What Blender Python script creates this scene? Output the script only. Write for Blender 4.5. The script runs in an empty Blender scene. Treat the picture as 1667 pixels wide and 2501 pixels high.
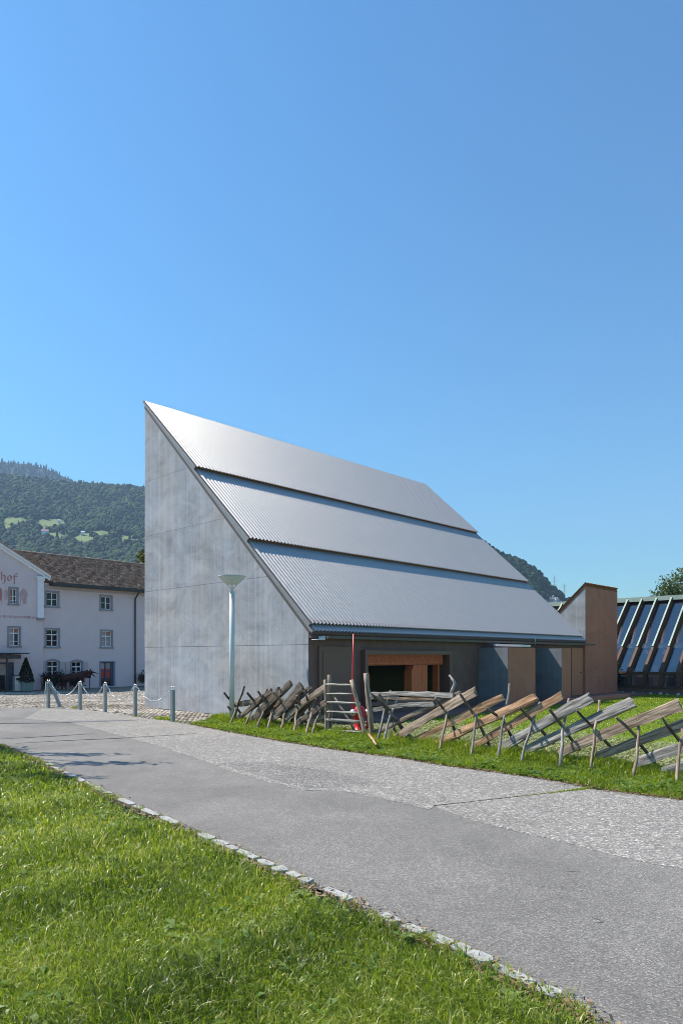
import bpy, math, random
import numpy as np
from mathutils import Vector, Matrix

rnd = random.Random(7)
rng = np.random.default_rng(11)
SC = bpy.context.scene
COL = SC.collection
R = math.radians

# ------------------------------------------------------------------ camera
F = 1667.0            # focal length in photograph pixels (24 mm on a 36 mm tall frame)
CX, HY, CH = 833.5, 1603.0, 1.65   # principal column, horizon row, eye height
cd = bpy.data.cameras.new('camera')
cam = bpy.data.objects.new('camera', cd); COL.objects.link(cam)
cam.location = (0, 0, CH); cam.rotation_euler = (R(90), 0, 0)
cd.sensor_fit = 'VERTICAL'; cd.sensor_height = 36; cd.sensor_width = 24; cd.lens = 24
cd.shift_y = (HY - 1250.5) / 2501
cd.clip_start = 0.1; cd.clip_end = 30000
SC.camera = cam

# ------------------------------------------------------------------ light
SUN = Vector((-0.99, 0.34, 1.35)).normalized()
w = bpy.data.worlds.new('World'); SC.world = w; w.use_nodes = True
wn = w.node_tree.nodes; wl = w.node_tree.links
sky = wn.new('ShaderNodeTexSky'); sky.sky_type = 'NISHITA'; sky.sun_disc = False
sky.sun_elevation = math.asin(SUN.z)
sky.sun_rotation = math.atan2(SUN.x, SUN.y)
sky.altitude = 500; sky.air_density = 1.5; sky.dust_density = 0.5; sky.ozone_density = 6.0
bg = wn['Background']; bg.inputs['Strength'].default_value = 0.07
sg = wn.new('ShaderNodeGamma'); sg.inputs['Gamma'].default_value = 1.3        # deeper, more saturated mountain air
st_ = wn.new('ShaderNodeMix'); st_.data_type = 'RGBA'; st_.blend_type = 'MULTIPLY'; st_.inputs[0].default_value = 1.0
st_.inputs[7].default_value = (0.66, 1.04, 1.04, 1)
wl.new(sky.outputs['Color'], sg.inputs['Color']); wl.new(sg.outputs['Color'], st_.inputs[6]); wl.new(st_.outputs[2], bg.inputs['Color'])
ld = bpy.data.lights.new('sun', 'SUN'); ld.energy = 5.0; ld.angle = R(0.53); ld.color = (1.0, 0.91, 0.80)
sun = bpy.data.objects.new('sun', ld); COL.objects.link(sun)
sun.location = (-60, 30, 90)
sun.rotation_euler = (-SUN).to_track_quat('-Z', 'Y').to_euler()
SC.view_settings.view_transform = 'Standard'; SC.view_settings.look = 'None'
SC.view_settings.exposure = 0.6; SC.view_settings.gamma = 1.0
SC.view_settings.use_curve_mapping = False
SC.cycles.use_denoising = True; SC.cycles.filter_width = 0.9
SC.cycles.max_bounces = 6; SC.cycles.diffuse_bounces = 3; SC.cycles.glossy_bounces = 3
SC.cycles.transparent_max_bounces = 8; SC.cycles.transmission_bounces = 4; SC.cycles.volume_bounces = 0

# ------------------------------------------------------------------ geometry of the place
def G(px, py, z=0.0):
    "ground point seen at a photograph pixel (planning only; everything stands at its real distance)"
    Y = F * (CH - z) / (py - HY)
    return ((px - CX) / F * Y, Y)
AX = (-0.7177, 0.6964)   # along the gable wall, front to back
BX = (0.6964, 0.7177)    # along the ridge
RZ = math.atan2(BX[1], BX[0])

def sstep(t):
    t = np.clip(t, 0, 1); return t * t * (3 - 2 * t)
def gz(x, y):
    return -0.65 * sstep((np.asarray(y, float) - 23) / 19) * np.clip((-np.asarray(x, float) - 2) / 5, 0, 1)

# ------------------------------------------------------------------ helpers
class MB:
    def __init__(s): s.v = []; s.f = []; s.m = []
    def add(s, vs, fs, mi=0):
        n = len(s.v); s.v += [tuple(p) for p in vs]
        s.f += [tuple(i + n for i in f) for f in fs]; s.m += [mi] * len(fs); return s
    def box(s, x0, x1, y0, y1, z0, z1, mi=0):
        v = [(x0,y0,z0),(x1,y0,z0),(x1,y1,z0),(x0,y1,z0),(x0,y0,z1),(x1,y0,z1),(x1,y1,z1),(x0,y1,z1)]
        return s.add(v, [(3,2,1,0),(4,5,6,7),(0,1,5,4),(1,2,6,5),(2,3,7,6),(3,0,4,7)], mi)
    def prism(s, poly, axis, a0, a1, mi=0):
        "polygon in the two other axes, extruded along axis"
        n = len(poly)
        def P(p, a):
            return {'x': (a, p[0], p[1]), 'y': (p[0], a, p[1]), 'z': (p[0], p[1], a)}[axis]
        v = [P(p, a0) for p in poly] + [P(p, a1) for p in poly]
        fs = [tuple(range(n)), tuple(range(2 * n - 1, n - 1, -1))]
        fs += [(i, (i + 1) % n + 0, (i + 1) % n + n, i + n) for i in range(n)]
        return s.add(v, fs, mi)
    def tube(s, pts, rads, n=8, mi=0, cap=True):
        pts = [Vector(p) for p in pts]
        if not hasattr(rads, '__len__'): rads = [rads] * len(pts)
        up = None; rings = []
        for i, p in enumerate(pts):
            d = (pts[min(i + 1, len(pts) - 1)] - pts[max(i - 1, 0)]).normalized()
            if up is None:
                up = Vector((0, 0, 1)) if abs(d.z) < 0.9 else Vector((1, 0, 0))
            a = d.cross(up).normalized(); b = a.cross(d).normalized(); up = b
            rings.append([p + (a * math.cos(2*math.pi*k/n) + b * math.sin(2*math.pi*k/n)) * rads[i] for k in range(n)])
        v = [q for r in rings for q in r]; fs = []
        for i in range(len(pts) - 1):
            for k in range(n):
                fs.append((i*n+k, i*n+(k+1) % n, (i+1)*n+(k+1) % n, (i+1)*n+k))
        if cap:
            fs.append(tuple(range(n - 1, -1, -1))); fs.append(tuple((len(pts)-1)*n + k for k in range(n)))
        return s.add(v, fs, mi)
    def lathe(s, prof, n=24, c=(0,0,0), mi=0):
        v = []; fs = []
        for r, z in prof:
            for k in range(n):
                a = 2*math.pi*k/n; v.append((c[0]+r*math.cos(a), c[1]+r*math.sin(a), c[2]+z))
        for i in range(len(prof) - 1):
            for k in range(n):
                fs.append((i*n+k, i*n+(k+1) % n, (i+1)*n+(k+1) % n, (i+1)*n+k))
        fs.append(tuple(range(n - 1, -1, -1))); fs.append(tuple((len(prof)-1)*n + k for k in range(n)))
        return s.add(v, fs, mi)
    def torus(s, c, ax1, ax2, R1, r, nu=12, nv=5, mi=0):
        "ring in the plane of the two unit vectors"
        c, a, b = Vector(c), Vector(ax1), Vector(ax2); nn = a.cross(b)
        v = []; fs = []
        for i in range(nu):
            t = 2*math.pi*i/nu; d = a*math.cos(t) + b*math.sin(t)
            for k in range(nv):
                q = 2*math.pi*k/nv; v.append(c + d*(R1 + r*math.cos(q)) + nn*(r*math.sin(q)))
        for i in range(nu):
            for k in range(nv):
                fs.append((i*nv+k, ((i+1) % nu)*nv+k, ((i+1) % nu)*nv+(k+1) % nv, i*nv+(k+1) % nv))
        return s.add(v, fs, mi)
    def mesh(s, name, mats, smooth=False):
        me = bpy.data.meshes.new(name); me.from_pydata(s.v, [], s.f)
        if not isinstance(mats, (list, tuple)): mats = [mats]
        for m in mats: me.materials.append(m)
        if any(s.m): me.polygons.foreach_set('material_index', s.m)
        if smooth: me.polygons.foreach_set('use_smooth', [True] * len(s.f))
        me.update(); return me
    def build(s, name, mats, parent=None, smooth=False, label=None, M=None):
        o = bpy.data.objects.new(name, s.mesh(name, mats, smooth)); COL.objects.link(o)
        if parent is not None: o.parent = parent
        if M is not None: o.matrix_basis = M
        if label: o['label'] = label
        return o

def thing(name, label, cat, loc=(0,0,0), rz=0.0, group=None):
    o = bpy.data.objects.new(name, None); COL.objects.link(o)
    o.location = loc; o.rotation_euler = (0, 0, rz); o.empty_display_size = 0.2
    return tag(o, label, cat, group)
def tag(o, label, cat, group=None):
    o['label'] = label; o['category'] = cat
    if group: o['group'] = group
    return o
def struct(o): o['kind'] = 'structure'; return o
def stuff(o): o['kind'] = 'stuff'; return o
def copy_tree(o, parent=None):
    c = o.copy(); COL.objects.link(c); c.parent = parent
    for ch in list(o.children): copy_tree(ch, c)
    return c

def np_obj(name, verts, faces_list, mat, parent=None, tone=None, smooth=False):
    "big mesh from numpy arrays; faces_list = list of (n,k) index arrays"
    me = bpy.data.meshes.new(name)
    loops = np.concatenate([f.ravel() for f in faces_list]).astype(np.int32)
    tot = np.concatenate([np.full(len(f), f.shape[1], np.int32) for f in faces_list])
    start = np.concatenate([[0], np.cumsum(tot)[:-1]]).astype(np.int32)
    me.vertices.add(len(verts)); me.vertices.foreach_set('co', np.asarray(verts, np.float32).ravel())
    me.loops.add(len(loops)); me.loops.foreach_set('vertex_index', loops)
    me.polygons.add(len(tot)); me.polygons.foreach_set('loop_start', start)
    try: me.polygons.foreach_set('loop_total', tot)
    except Exception: pass
    if smooth: me.polygons.foreach_set('use_smooth', np.ones(len(tot), bool))
    if tone is not None:
        at = me.attributes.new('tone', 'FLOAT', 'POINT'); at.data.foreach_set('value', np.asarray(tone, np.float32))
    me.materials.append(mat); me.update(calc_edges=True); me.validate()
    o = bpy.data.objects.new(name, me); COL.objects.link(o)
    if parent is not None: o.parent = parent
    return o

def in_poly(px, py, poly):
    px = np.asarray(px); py = np.asarray(py); r = np.zeros(px.shape, bool); n = len(poly)
    for i in range(n):
        x0, y0 = poly[i]; x1, y1 = poly[(i + 1) % n]
        if y0 == y1: continue
        c = ((y0 > py) != (y1 > py)) & (px < (x1 - x0) * (py - y0) / (y1 - y0) + x0); r ^= c
    return r

# ------------------------------------------------------------------ materials
class NT:
    def __init__(s, name):
        s.m = bpy.data.materials.new(name); s.m.use_nodes = True
        s.t = s.m.node_tree; s.p = s.t.nodes['Principled BSDF']
        s.out = s.t.nodes['Material Output']; s._co = None
    def n(s, typ, **kw):
        nd = s.t.nodes.new(typ)
        for k, v in kw.items():
            if k.startswith('i_'): nd.inputs[k[2:].replace('_', ' ')].default_value = v
            else: setattr(nd, k, v)
        return nd
    def l(s, a, b): s.t.links.new(a, b); return s
    def co(s, scale=None, kind='Object'):
        if s._co is None: s._co = s.n('ShaderNodeTexCoord')
        if scale is None: return s._co.outputs[kind]
        mp = s.n('ShaderNodeMapping'); mp.inputs['Scale'].default_value = scale
        s.l(s._co.outputs[kind], mp.inputs['Vector']); return mp.outputs['Vector']
    def noise(s, vec, scale, detail=4, rough=0.6, dist=0.0):
        nd = s.n('ShaderNodeTexNoise'); nd.inputs['Scale'].default_value = scale
        nd.inputs['Detail'].default_value = detail; nd.inputs['Roughness'].default_value = rough
        nd.inputs['Distortion'].default_value = dist
        s.l(vec, nd.inputs['Vector']); return nd.outputs['Fac']
    def ramp(s, fac, stops, interp='LINEAR'):
        nd = s.n('ShaderNodeValToRGB'); nd.color_ramp.interpolation = interp; el = nd.color_ramp.elements
        while len(el) < len(stops): el.new(0.5)
        for e, (p, c) in zip(el, stops):
            e.position = p; e.color = (c[0], c[1], c[2], 1) if hasattr(c, '__len__') else (c, c, c, 1)
        s.l(fac, nd.inputs['Fac']); return nd.outputs['Color']
    def mix(s, a, b, fac=0.5, mode='MIX'):
        nd = s.n('ShaderNodeMix', data_type='RGBA', blend_type=mode)
        for k, v in ((6, a), (7, b), (0, fac)):
            sock = nd.inputs[k]
            if isinstance(v, bpy.types.NodeSocket): s.l(v, sock)
            elif hasattr(v, '__len__'): sock.default_value = (v[0], v[1], v[2], 1)
            else: sock.default_value = v if k == 0 else (v, v, v, 1)
        return nd.outputs[2]
    def math(s, op, a, b=0.0):
        nd = s.n('ShaderNodeMath', operation=op)
        for sock, v in zip(nd.inputs, (a, b)):
            if isinstance(v, bpy.types.NodeSocket): s.l(v, sock)
            else: sock.default_value = v
        return nd.outputs[0]
    def bump(s, h, strength=0.3, dist=0.02, prev=None):
        nd = s.n('ShaderNodeBump'); nd.inputs['Strength'].default_value = strength
        nd.inputs['Distance'].default_value = dist; s.l(h, nd.inputs['Height'])
        if prev is not None: s.l(prev, nd.inputs['Normal'])
        s.l(nd.outputs['Normal'], s.p.inputs['Normal']); return nd.outputs['Normal']
    def base(s, c):
        if isinstance(c, bpy.types.NodeSocket): s.l(c, s.p.inputs['Base Color'])
        else: s.p.inputs['Base Color'].default_value = (c[0], c[1], c[2], 1)
    def set(s, **kw):
        for k, v in kw.items(): s.p.inputs[k.replace('_', ' ')].default_value = v
        return s

def plain(name, c, rough=0.7, metal=0.0, var=0.15, scale=6, bump=0.1):
    t = NT(name); t.set(Roughness=rough, Metallic=metal)
    f = t.noise(t.co(), scale, 5)
    t.base(t.ramp(f, [(0.3, [x*(1-var) for x in c]), (0.7, [min(1, x*(1+var)) for x in c])]))
    if bump: t.bump(t.noise(t.co(), scale*6, 4), bump, 0.01)
    return t.m

def concrete(name, c, streak=1.0):
    t = NT(name); t.set(Roughness=0.82); oi = t.n('ShaderNodeObjectInfo')
    co = t.co()
    sx = t.n('ShaderNodeSeparateXYZ'); t.l(co, sx.inputs[0])
    c1 = t.math('ADD', sx.outputs['X'], sx.outputs['Y'])          # runs along either wall direction
    board = t.math('FLOOR', t.math('DIVIDE', c1, 0.105))
    wn_ = t.n('ShaderNodeTexWhiteNoise', noise_dimensions='1D'); t.l(board, wn_.inputs['W'])
    fr = t.math('FRACT', t.math('DIVIDE', c1, 0.105))
    seam = t.math('LESS_THAN', fr, 0.07)
    cb = t.n('ShaderNodeCombineXYZ'); t.l(t.math('MULTIPLY', c1, 10.0), cb.inputs[0]); t.l(t.math('MULTIPLY', sx.outputs['Z'], 0.5), cb.inputs[2])
    st = t.noise(cb.outputs[0], 1.6, 6, 0.65)                      # tall run-off streaks
    cb2 = t.n('ShaderNodeCombineXYZ'); t.l(c1, cb2.inputs[0]); t.l(t.math('MULTIPLY', sx.outputs['Z'], 1.6), cb2.inputs[2])
    bl = t.noise(cb2.outputs[0], 0.85, 9, 0.66, 0.5)               # clouds between pours
    fine = t.noise(co, 45, 4, 0.7)
    v = t.math('ADD', t.math('MULTIPLY', t.math('SUBTRACT', st, 0.5), 0.6*streak), 1.0)
    v = t.math('ADD', v, t.math('MULTIPLY', t.math('SUBTRACT', bl, 0.5), 1.45*streak))
    v = t.math('ADD', v, t.math('MULTIPLY', t.math('SUBTRACT', wn_.outputs['Value'], 0.5), 0.14*streak))
    v = t.math('ADD', v, t.math('MULTIPLY', t.math('SUBTRACT', fine, 0.5), 0.35))
    v = t.math('SUBTRACT', v, t.math('MULTIPLY', seam, 0.07*streak))
    # bolt pits
    vo = t.n('ShaderNodeTexVoronoi'); vo.inputs['Scale'].default_value = 1.1; t.l(co, vo.inputs['Vector'])
    pit = t.math('LESS_THAN', vo.outputs['Distance'], 0.03)
    v = t.math('ADD', v, t.math('MULTIPLY', pit, 0.3))
    # pour lines and per-lift tone
    v = t.math('ADD', v, t.math('MULTIPLY', t.math('SUBTRACT', oi.outputs['Random'], 0.5), 0.16*streak))
    dk = t.ramp(t.noise(cb2.outputs[0], 1.7, 6, 0.7, 1.2), [(0.52, 0.0), (0.68, 1.0)])
    v = t.math('SUBTRACT', v, t.math('MULTIPLY', dk, 0.13*streak))
    warm = t.ramp(t.noise(co, 0.5, 3), [(0.4, (c[0]*0.97, c[1], c[2]*1.04)), (0.65, (c[0]*1.06, c[1], c[2]*0.95))])
    cv = t.n('ShaderNodeCombineXYZ')
    for i in range(3): t.l(v, cv.inputs[i])
    t.base(t.mix(warm, cv.outputs[0], 1.0, 'MULTIPLY'))
    h = t.math('ADD', t.math('MULTIPLY', wn_.outputs['Value'], 0.5), t.math('ADD', t.math('MULTIPLY', seam, -0.6), t.math('MULTIPLY', fine, 0.5)))
    h = t.math('ADD', h, t.math('MULTIPLY', st, 0.8))
    t.bump(h, 0.35, 0.008)
    return t.m

def metal(name, c, rough=0.35, met=0.9, var=0.08):
    t = NT(name); t.set(Metallic=met)
    f = t.noise(t.co(), 3, 5); t.base(t.ramp(f, [(0.3, [x*(1-var) for x in c]), (0.7, [min(1, x*(1+var)) for x in c])]))
    t.l(t.ramp(t.noise(t.co(), 9, 4), [(0.3, rough*0.8), (0.7, rough*1.25)]), t.p.inputs['Roughness'])
    return t.m

def wood(name, c1, c2, rough=0.8, grain=1.0):
    t = NT(name); t.set(Roughness=rough)
    oi = t.n('ShaderNodeObjectInfo')
    ad = t.n('ShaderNodeVectorMath', operation='ADD'); t.l(t.co((1.2, 16, 16)), ad.inputs[0])
    sc = t.n('ShaderNodeVectorMath', operation='SCALE'); sc.inputs['Scale'].default_value = 37
    cb = t.n('ShaderNodeCombineXYZ'); t.l(oi.outputs['Random'], cb.inputs[0]); t.l(oi.outputs['Random'], cb.inputs[1])
    t.l(cb.outputs[0], sc.inputs[0]); t.l(sc.outputs[0], ad.inputs[1])
    g = t.noise(ad.outputs[0], 1.8, 7, 0.7, 0.4)
    col = t.ramp(g, [(0.25, [x*0.3 for x in c1]), (0.45, c1), (0.62, c2), (0.8, [min(1, x*1.12) for x in c2])])
    vr = t.math('ADD', t.math('MULTIPLY', oi.outputs['Random'], 0.4), 0.8)
    cv = t.n('ShaderNodeCombineXYZ')
    for i in range(3): t.l(vr, cv.inputs[i])
    t.base(t.mix(col, cv.outputs[0], 1.0, 'MULTIPLY'))
    t.bump(g, 0.6*grain, 0.012)
    return t.m

def leafy(name, stops, trans=0.35, rough=0.5, spec=0.3, big=0.0, bigscale=0.6):
    "foliage driven by the per-vertex tone attribute, lets light through"
    t = NT(name)
    at = t.n('ShaderNodeAttribute', attribute_name='tone')
    fac = at.outputs['Fac']
    if big:
        nb = t.noise(t.co(None, 'Object'), bigscale, 3)
        fac = t.math('ADD', fac, t.math('MULTIPLY', t.math('SUBTRACT', nb, 0.5), big))
    col = t.ramp(fac, stops)
    t.base(col); t.set(Roughness=rough); t.p.inputs['Specular IOR Level'].default_value = spec
    tr = t.n('ShaderNodeBsdfTranslucent')
    t.l(t.mix(col, (1.25, 1.3, 0.5), 1.0, 'MULTIPLY'), tr.inputs['Color'])
    mx = t.n('ShaderNodeMixShader'); mx.inputs[0].default_value = trans
    t.l(t.p.outputs[0], mx.inputs[1]); t.l(tr.outputs[0], mx.inputs[2]); t.l(mx.outputs[0], t.out.inputs['Surface'])
    return t.m

def aggregate(name, stops, scale, bump=0.5, big=0.25, rough=0.85, gap=0.0):
    "stone chips set in binder: one tone per chip"
    t = NT(name); t.set(Roughness=rough)
    co = t.co()
    vo = t.n('ShaderNodeTexVoronoi'); vo.inputs['Scale'].default_value = scale; t.l(co, vo.inputs['Vector'])
    sp = t.n('ShaderNodeSeparateColor'); t.l(vo.outputs['Color'], sp.inputs[0])
    col = t.ramp(sp.outputs[0], stops)
    if gap:
        g = t.ramp(vo.outputs['Distance'], [(0.35, 1.0), (0.62, gap)])
        col = t.mix(col, g, 1.0, 'MULTIPLY')
    b = t.ramp(t.noise(co, 0.55, 6, 0.6, 0.3), [(0.3, 1-big), (0.7, 1+big*0.6)])
    b2 = t.ramp(t.noise(co, 4.5, 4, 0.6), [(0.3, 0.92), (0.7, 1.06)])
    col = t.mix(t.mix(col, b, 1.0, 'MULTIPLY'), b2, 1.0, 'MULTIPLY')
    t.base(col)
    t.bump(vo.outputs['Distance'], bump, 0.6/scale)
    return t.m

def glass(name, tint, see=0.35, rough=0.02, ior=1.6):
    "window pane: mirror of the sky over a partly clear sheet"
    t = NT(name)
    t.base(tint); t.set(Roughness=rough, Metallic=0.0); t.p.inputs['Specular IOR Level'].default_value = 0.9
    t.p.inputs['IOR'].default_value = ior
    tr = t.n('ShaderNodeBsdfTransparent'); tr.inputs['Color'].default_value = (0.8, 0.86, 0.9, 1) if see < 0.9 else (1, 1, 1, 1)
    mx = t.n('ShaderNodeMixShader'); mx.inputs[0].default_value = see
    t.l(t.p.outputs[0], mx.inputs[1]); t.l(tr.outputs[0], mx.inputs[2]); t.l(mx.outputs[0], t.out.inputs['Surface'])
    return t.m

M = {}
M['concrete'] = concrete('board_marked_concrete', (0.36, 0.366, 0.378))
M['concrete_shade_brown'] = concrete('shade_brown_concrete', (0.46, 0.175, 0.11), 0.5)  # same concrete tinted brown: the look of the shaded fronts put into colour
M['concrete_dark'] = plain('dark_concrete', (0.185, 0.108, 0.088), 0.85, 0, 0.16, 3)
M['sheet'] = metal('corrugated_steel', (0.445, 0.435, 0.42), 0.42, 0.42, 0.02)
M['steel'] = metal('galvanised_steel', (0.52, 0.54, 0.55), 0.5, 0.6)
M['chrome'] = metal('chain_steel', (0.7, 0.71, 0.72), 0.3, 0.95)
M['flash'] = metal('flashing', (0.75, 0.76, 0.77), 0.45, 0.4)
M['brown_timber'] = plain('dark_timber', (0.3, 0.115, 0.05), 0.8)
M['fascia'] = plain('painted_fascia', (0.13, 0.075, 0.065), 0.6)
M['gutter'] = plain('grey_gutter', (0.11, 0.09, 0.08), 0.6)
M['door_grey'] = plain('door_grey', (0.19, 0.10, 0.075), 0.55, 0, 0.05)
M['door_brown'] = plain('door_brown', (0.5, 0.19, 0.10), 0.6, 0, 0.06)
M['orange'] = plain('terracotta_wood', (0.78, 0.17, 0.06), 0.55, 0, 0.12)
M['orange_dark'] = plain('terracotta_line', (0.6, 0.12, 0.042), 0.7, 0, 0.12)
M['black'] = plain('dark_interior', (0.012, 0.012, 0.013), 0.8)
M['lamp_white'] = plain('lamp_paint', (0.62, 0.68, 0.64), 0.35, 0, 0.04, 4, 0.02)
M['post_grey'] = plain('post_paint', (0.25, 0.30, 0.31), 0.5, 0.2, 0.1, 8)
M['plaster'] = plain('pink_plaster', (0.66, 0.565, 0.575), 0.9, 0, 0.035, 1.2, 0.05)
M['white'] = plain('white_plaster', (0.78, 0.80, 0.83), 0.8, 0, 0.05, 3, 0.05)
M['stone_grey'] = plain('grey_stone_trim', (0.27, 0.27, 0.30), 0.8, 0, 0.1)
M['sash'] = plain('white_sash', (0.75, 0.77, 0.8), 0.5, 0, 0.03)
M['win'] = glass('window_glass', (0.012, 0.014, 0.018), 0.0, 0.03, 1.3)
M['win_orange'] = plain('orange_reflection_glass', (0.42, 0.16, 0.07), 0.25, 0, 0.35, 1.2, 0)  # opaque pane with an orange reflection painted into its colour
M['win_grey'] = plain('net_curtain_glass', (0.34, 0.31, 0.32), 0.2, 0, 0.35, 1.5, 0)
M['win_red'] = plain('red_poster_glass', (0.4, 0.03, 0.02), 0.3, 0, 0.3, 2, 0)
M['blue_frame'] = plain('blue_frame', (0.05, 0.07, 0.14), 0.5)
M['paint_red'] = plain('faded_red_paint', (0.42, 0.20, 0.20), 0.9, 0, 0.15, 2)
M['paint_pale'] = plain('faded_pink_paint', (0.50, 0.36, 0.36), 0.9, 0, 0.2, 2.5)
M['tile'] = plain('roof_tile_brown', (0.24, 0.135, 0.09), 0.85, 0, 0.3, 5)
M['ridge_tile'] = plain('ridge_tile', (0.36, 0.21, 0.15), 0.85, 0, 0.2, 5)
M['dark_metal'] = plain('dark_gutter', (0.035, 0.033, 0.035), 0.5)
M['shutter'] = plain('shutter', (0.50, 0.43, 0.44), 0.8, 0, 0.05)
M['concrete_side'] = concrete('shaded_side_concrete', (0.21, 0.21, 0.22), 0.6)  # wall concrete with the recess shade darkened into its colour
M['zinc'] = plain('zinc_trim', (0.27, 0.27, 0.275), 0.6, 0.2, 0.08)
M['rust_sheet'] = plain('brown_sheet', (0.32, 0.13, 0.065), 0.7)
M['bull'] = plain('rusty_steel', (0.05, 0.012, 0.010), 0.8, 0.1, 0.3)
M['red'] = plain('red_enamel', (0.62, 0.02, 0.02), 0.35, 0, 0.06, 5, 0.02)
M['silver'] = metal('hydrant_cap', (0.75, 0.76, 0.76), 0.3, 0.6)
M['rubber'] = plain('rubber', (0.02, 0.02, 0.022), 0.7)
M['pot'] = plain('planter_box', (0.18, 0.24, 0.22), 0.7)
M['copper'] = plain('green_copper', (0.36, 0.44, 0.37), 0.6, 0.1, 0.12, 3)
M['rafter'] = plain('brown_rafter', (0.11, 0.058, 0.035), 0.7)
M['rafter_cap'] = plain('rafter_cap', (0.32, 0.40, 0.33), 0.5, 0.2)
M['pane'] = glass('sloped_glass', (0.02, 0.035, 0.06), 0.5, 0.015, 2.8)
M['pane_clear'] = glass('clear_glass', (0.02, 0.02, 0.02), 0.95, 0.02)
M['inner_wood'] = plain('inner_wood', (0.50, 0.24, 0.12), 0.6)
M['inner_blue'] = plain('inner_wall', (0.10, 0.13, 0.2), 0.8)
M['pale'] = plain('pale_panel', (0.6, 0.6, 0.58), 0.7)
M['grey_w'] = wood('weathered_grey_wood', (0.2, 0.18, 0.16), (0.50, 0.465, 0.42))
M['warm_w'] = wood('greyish_brown_wood', (0.19, 0.135, 0.09), (0.46, 0.36, 0.265))
M['fresh_w'] = wood('fresh_orange_wood', (0.32, 0.17, 0.085), (0.58, 0.37, 0.215))
M['dark_w'] = wood('dark_wood', (0.09, 0.065, 0.045), (0.28, 0.215, 0.16))
M['bark'] = wood('bark', (0.06, 0.045, 0.035), (0.16, 0.13, 0.1))
M['asphalt'] = aggregate('asphalt', [(0.0, (0.116, 0.108, 0.097)), (0.5, (0.198, 0.185, 0.166)), (0.85, (0.258, 0.242, 0.218)), (1.0, (0.40, 0.376, 0.335))], 130, 0.4, 0.26)
M['slab'] = aggregate('washed_concrete', [(0.0, (0.2, 0.188, 0.172)), (0.35, (0.29, 0.272, 0.245)), (0.7, (0.37, 0.345, 0.305)), (0.9, (0.48, 0.44, 0.365)), (1.0, (0.66, 0.63, 0.58))], 46, 0.7, 0.12, 0.85, 0.68)
M['patch'] = aggregate('rough_patch', [(0.0, (0.185, 0.173, 0.158)), (0.5, (0.28, 0.262, 0.238)), (1.0, (0.5, 0.47, 0.42))], 52, 0.9, 0.14, 0.85, 0.55)
M['mortar'] = plain('sandy_mortar', (0.25, 0.21, 0.155), 0.95, 0, 0.2, 8)
M['cobble'] = None
M['kerb'] = plain('pale_granite', (0.38, 0.375, 0.355), 0.85, 0, 0.15, 14, 0.4)
def soil_mat(name, c1, c2, c3, scale):
    t = NT(name); t.set(Roughness=0.95)
    f = t.noise(t.co(), scale, 8, 0.7); f2 = t.noise(t.co(), 0.35, 4)
    t.base(t.mix(t.ramp(f, [(0.3, c1), (0.5, c2), (0.72, c3)]), t.ramp(f2, [(0.3, 0.8), (0.7, 1.15)]), 1.0, 'MULTIPLY'))
    t.bump(f, 0.8, 0.04); return t.m
M['soil'] = soil_mat('grassy_soil', (0.014, 0.02, 0.006), (0.04, 0.056, 0.012), (0.09, 0.1, 0.03), 14)
M['lawn'] = soil_mat('mown_lawn', (0.10, 0.16, 0.022), (0.16, 0.235, 0.034), (0.25, 0.31, 0.08), 22)
M['hill'] = None
GREEN = [(0.0, (0.035, 0.075, 0.005)), (0.3, (0.16, 0.24, 0.012)), (0.6, (0.33, 0.405, 0.028)), (0.85, (0.47, 0.52, 0.09)), (1.0, (0.64, 0.57, 0.28))]
M['grass'] = leafy('grass_blades', GREEN, 0.5, 0.32, 0.6, 0.7, 0.5)
M['weed'] = leafy('weed_leaves', [(0.0, (0.045, 0.10, 0.015)), (0.5, (0.14, 0.24, 0.04)), (1.0, (0.30, 0.38, 0.12))], 0.35, 0.35, 0.5)
M['clip'] = leafy('dry_clippings', [(0.0, (0.16, 0.2, 0.05)), (0.5, (0.34, 0.36, 0.16)), (1.0, (0.55, 0.53, 0.33))], 0.2, 0.6)
M['forest'] = leafy('forest_leaves', [(0.0, (0.008, 0.02, 0.010)), (0.5, (0.03, 0.062, 0.02)), (1.0, (0.10, 0.15, 0.03))], 0.1, 0.8, 0.1)
M['spruce'] = leafy('spruce_needles', [(0.0, (0.008, 0.02, 0.012)), (1.0, (0.03, 0.055, 0.025))], 0.05, 0.8, 0.1)
M['poplar'] = leafy('poplar_leaves', [(0.0, (0.03, 0.055, 0.02)), (0.5, (0.09, 0.125, 0.045)), (1.0, (0.2, 0.23, 0.1))], 0.3)
M['olive'] = leafy('olive_leaves', [(0.0, (0.02, 0.035, 0.006)), (0.5, (0.09, 0.10, 0.012)), (1.0, (0.2, 0.19, 0.03))], 0.3)
M['yew'] = leafy('yew_needles', [(0.0, (0.004, 0.011, 0.005)), (1.0, (0.014, 0.03, 0.011))], 0.1)
M['flower'] = leafy('flower_box_leaves', [(0.0, (0.015, 0.03, 0.012)), (0.7, (0.03, 0.05, 0.02)), (0.72, (0.10, 0.012, 0.02)), (1.0, (0.2, 0.02, 0.03))], 0.1)
def tonemat(name, stops, rough=0.9, bump=0.3):
    t = NT(name); t.set(Roughness=rough)
    at = t.n('ShaderNodeAttribute', attribute_name='tone')
    nz = t.ramp(t.noise(t.co(), 30, 4), [(0.3, 0.85), (0.7, 1.12)])
    t.base(t.mix(t.ramp(at.outputs['Fac'], stops), nz, 1.0, 'MULTIPLY'))
    if bump: t.bump(t.noise(t.co(), 40, 4), bump, 0.01)
    return t.m
M['cobble'] = tonemat('cobblestone', [(0.0, (0.13, 0.11, 0.085)), (0.5, (0.34, 0.295, 0.24)), (1.0, (0.58, 0.53, 0.45))])
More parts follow.
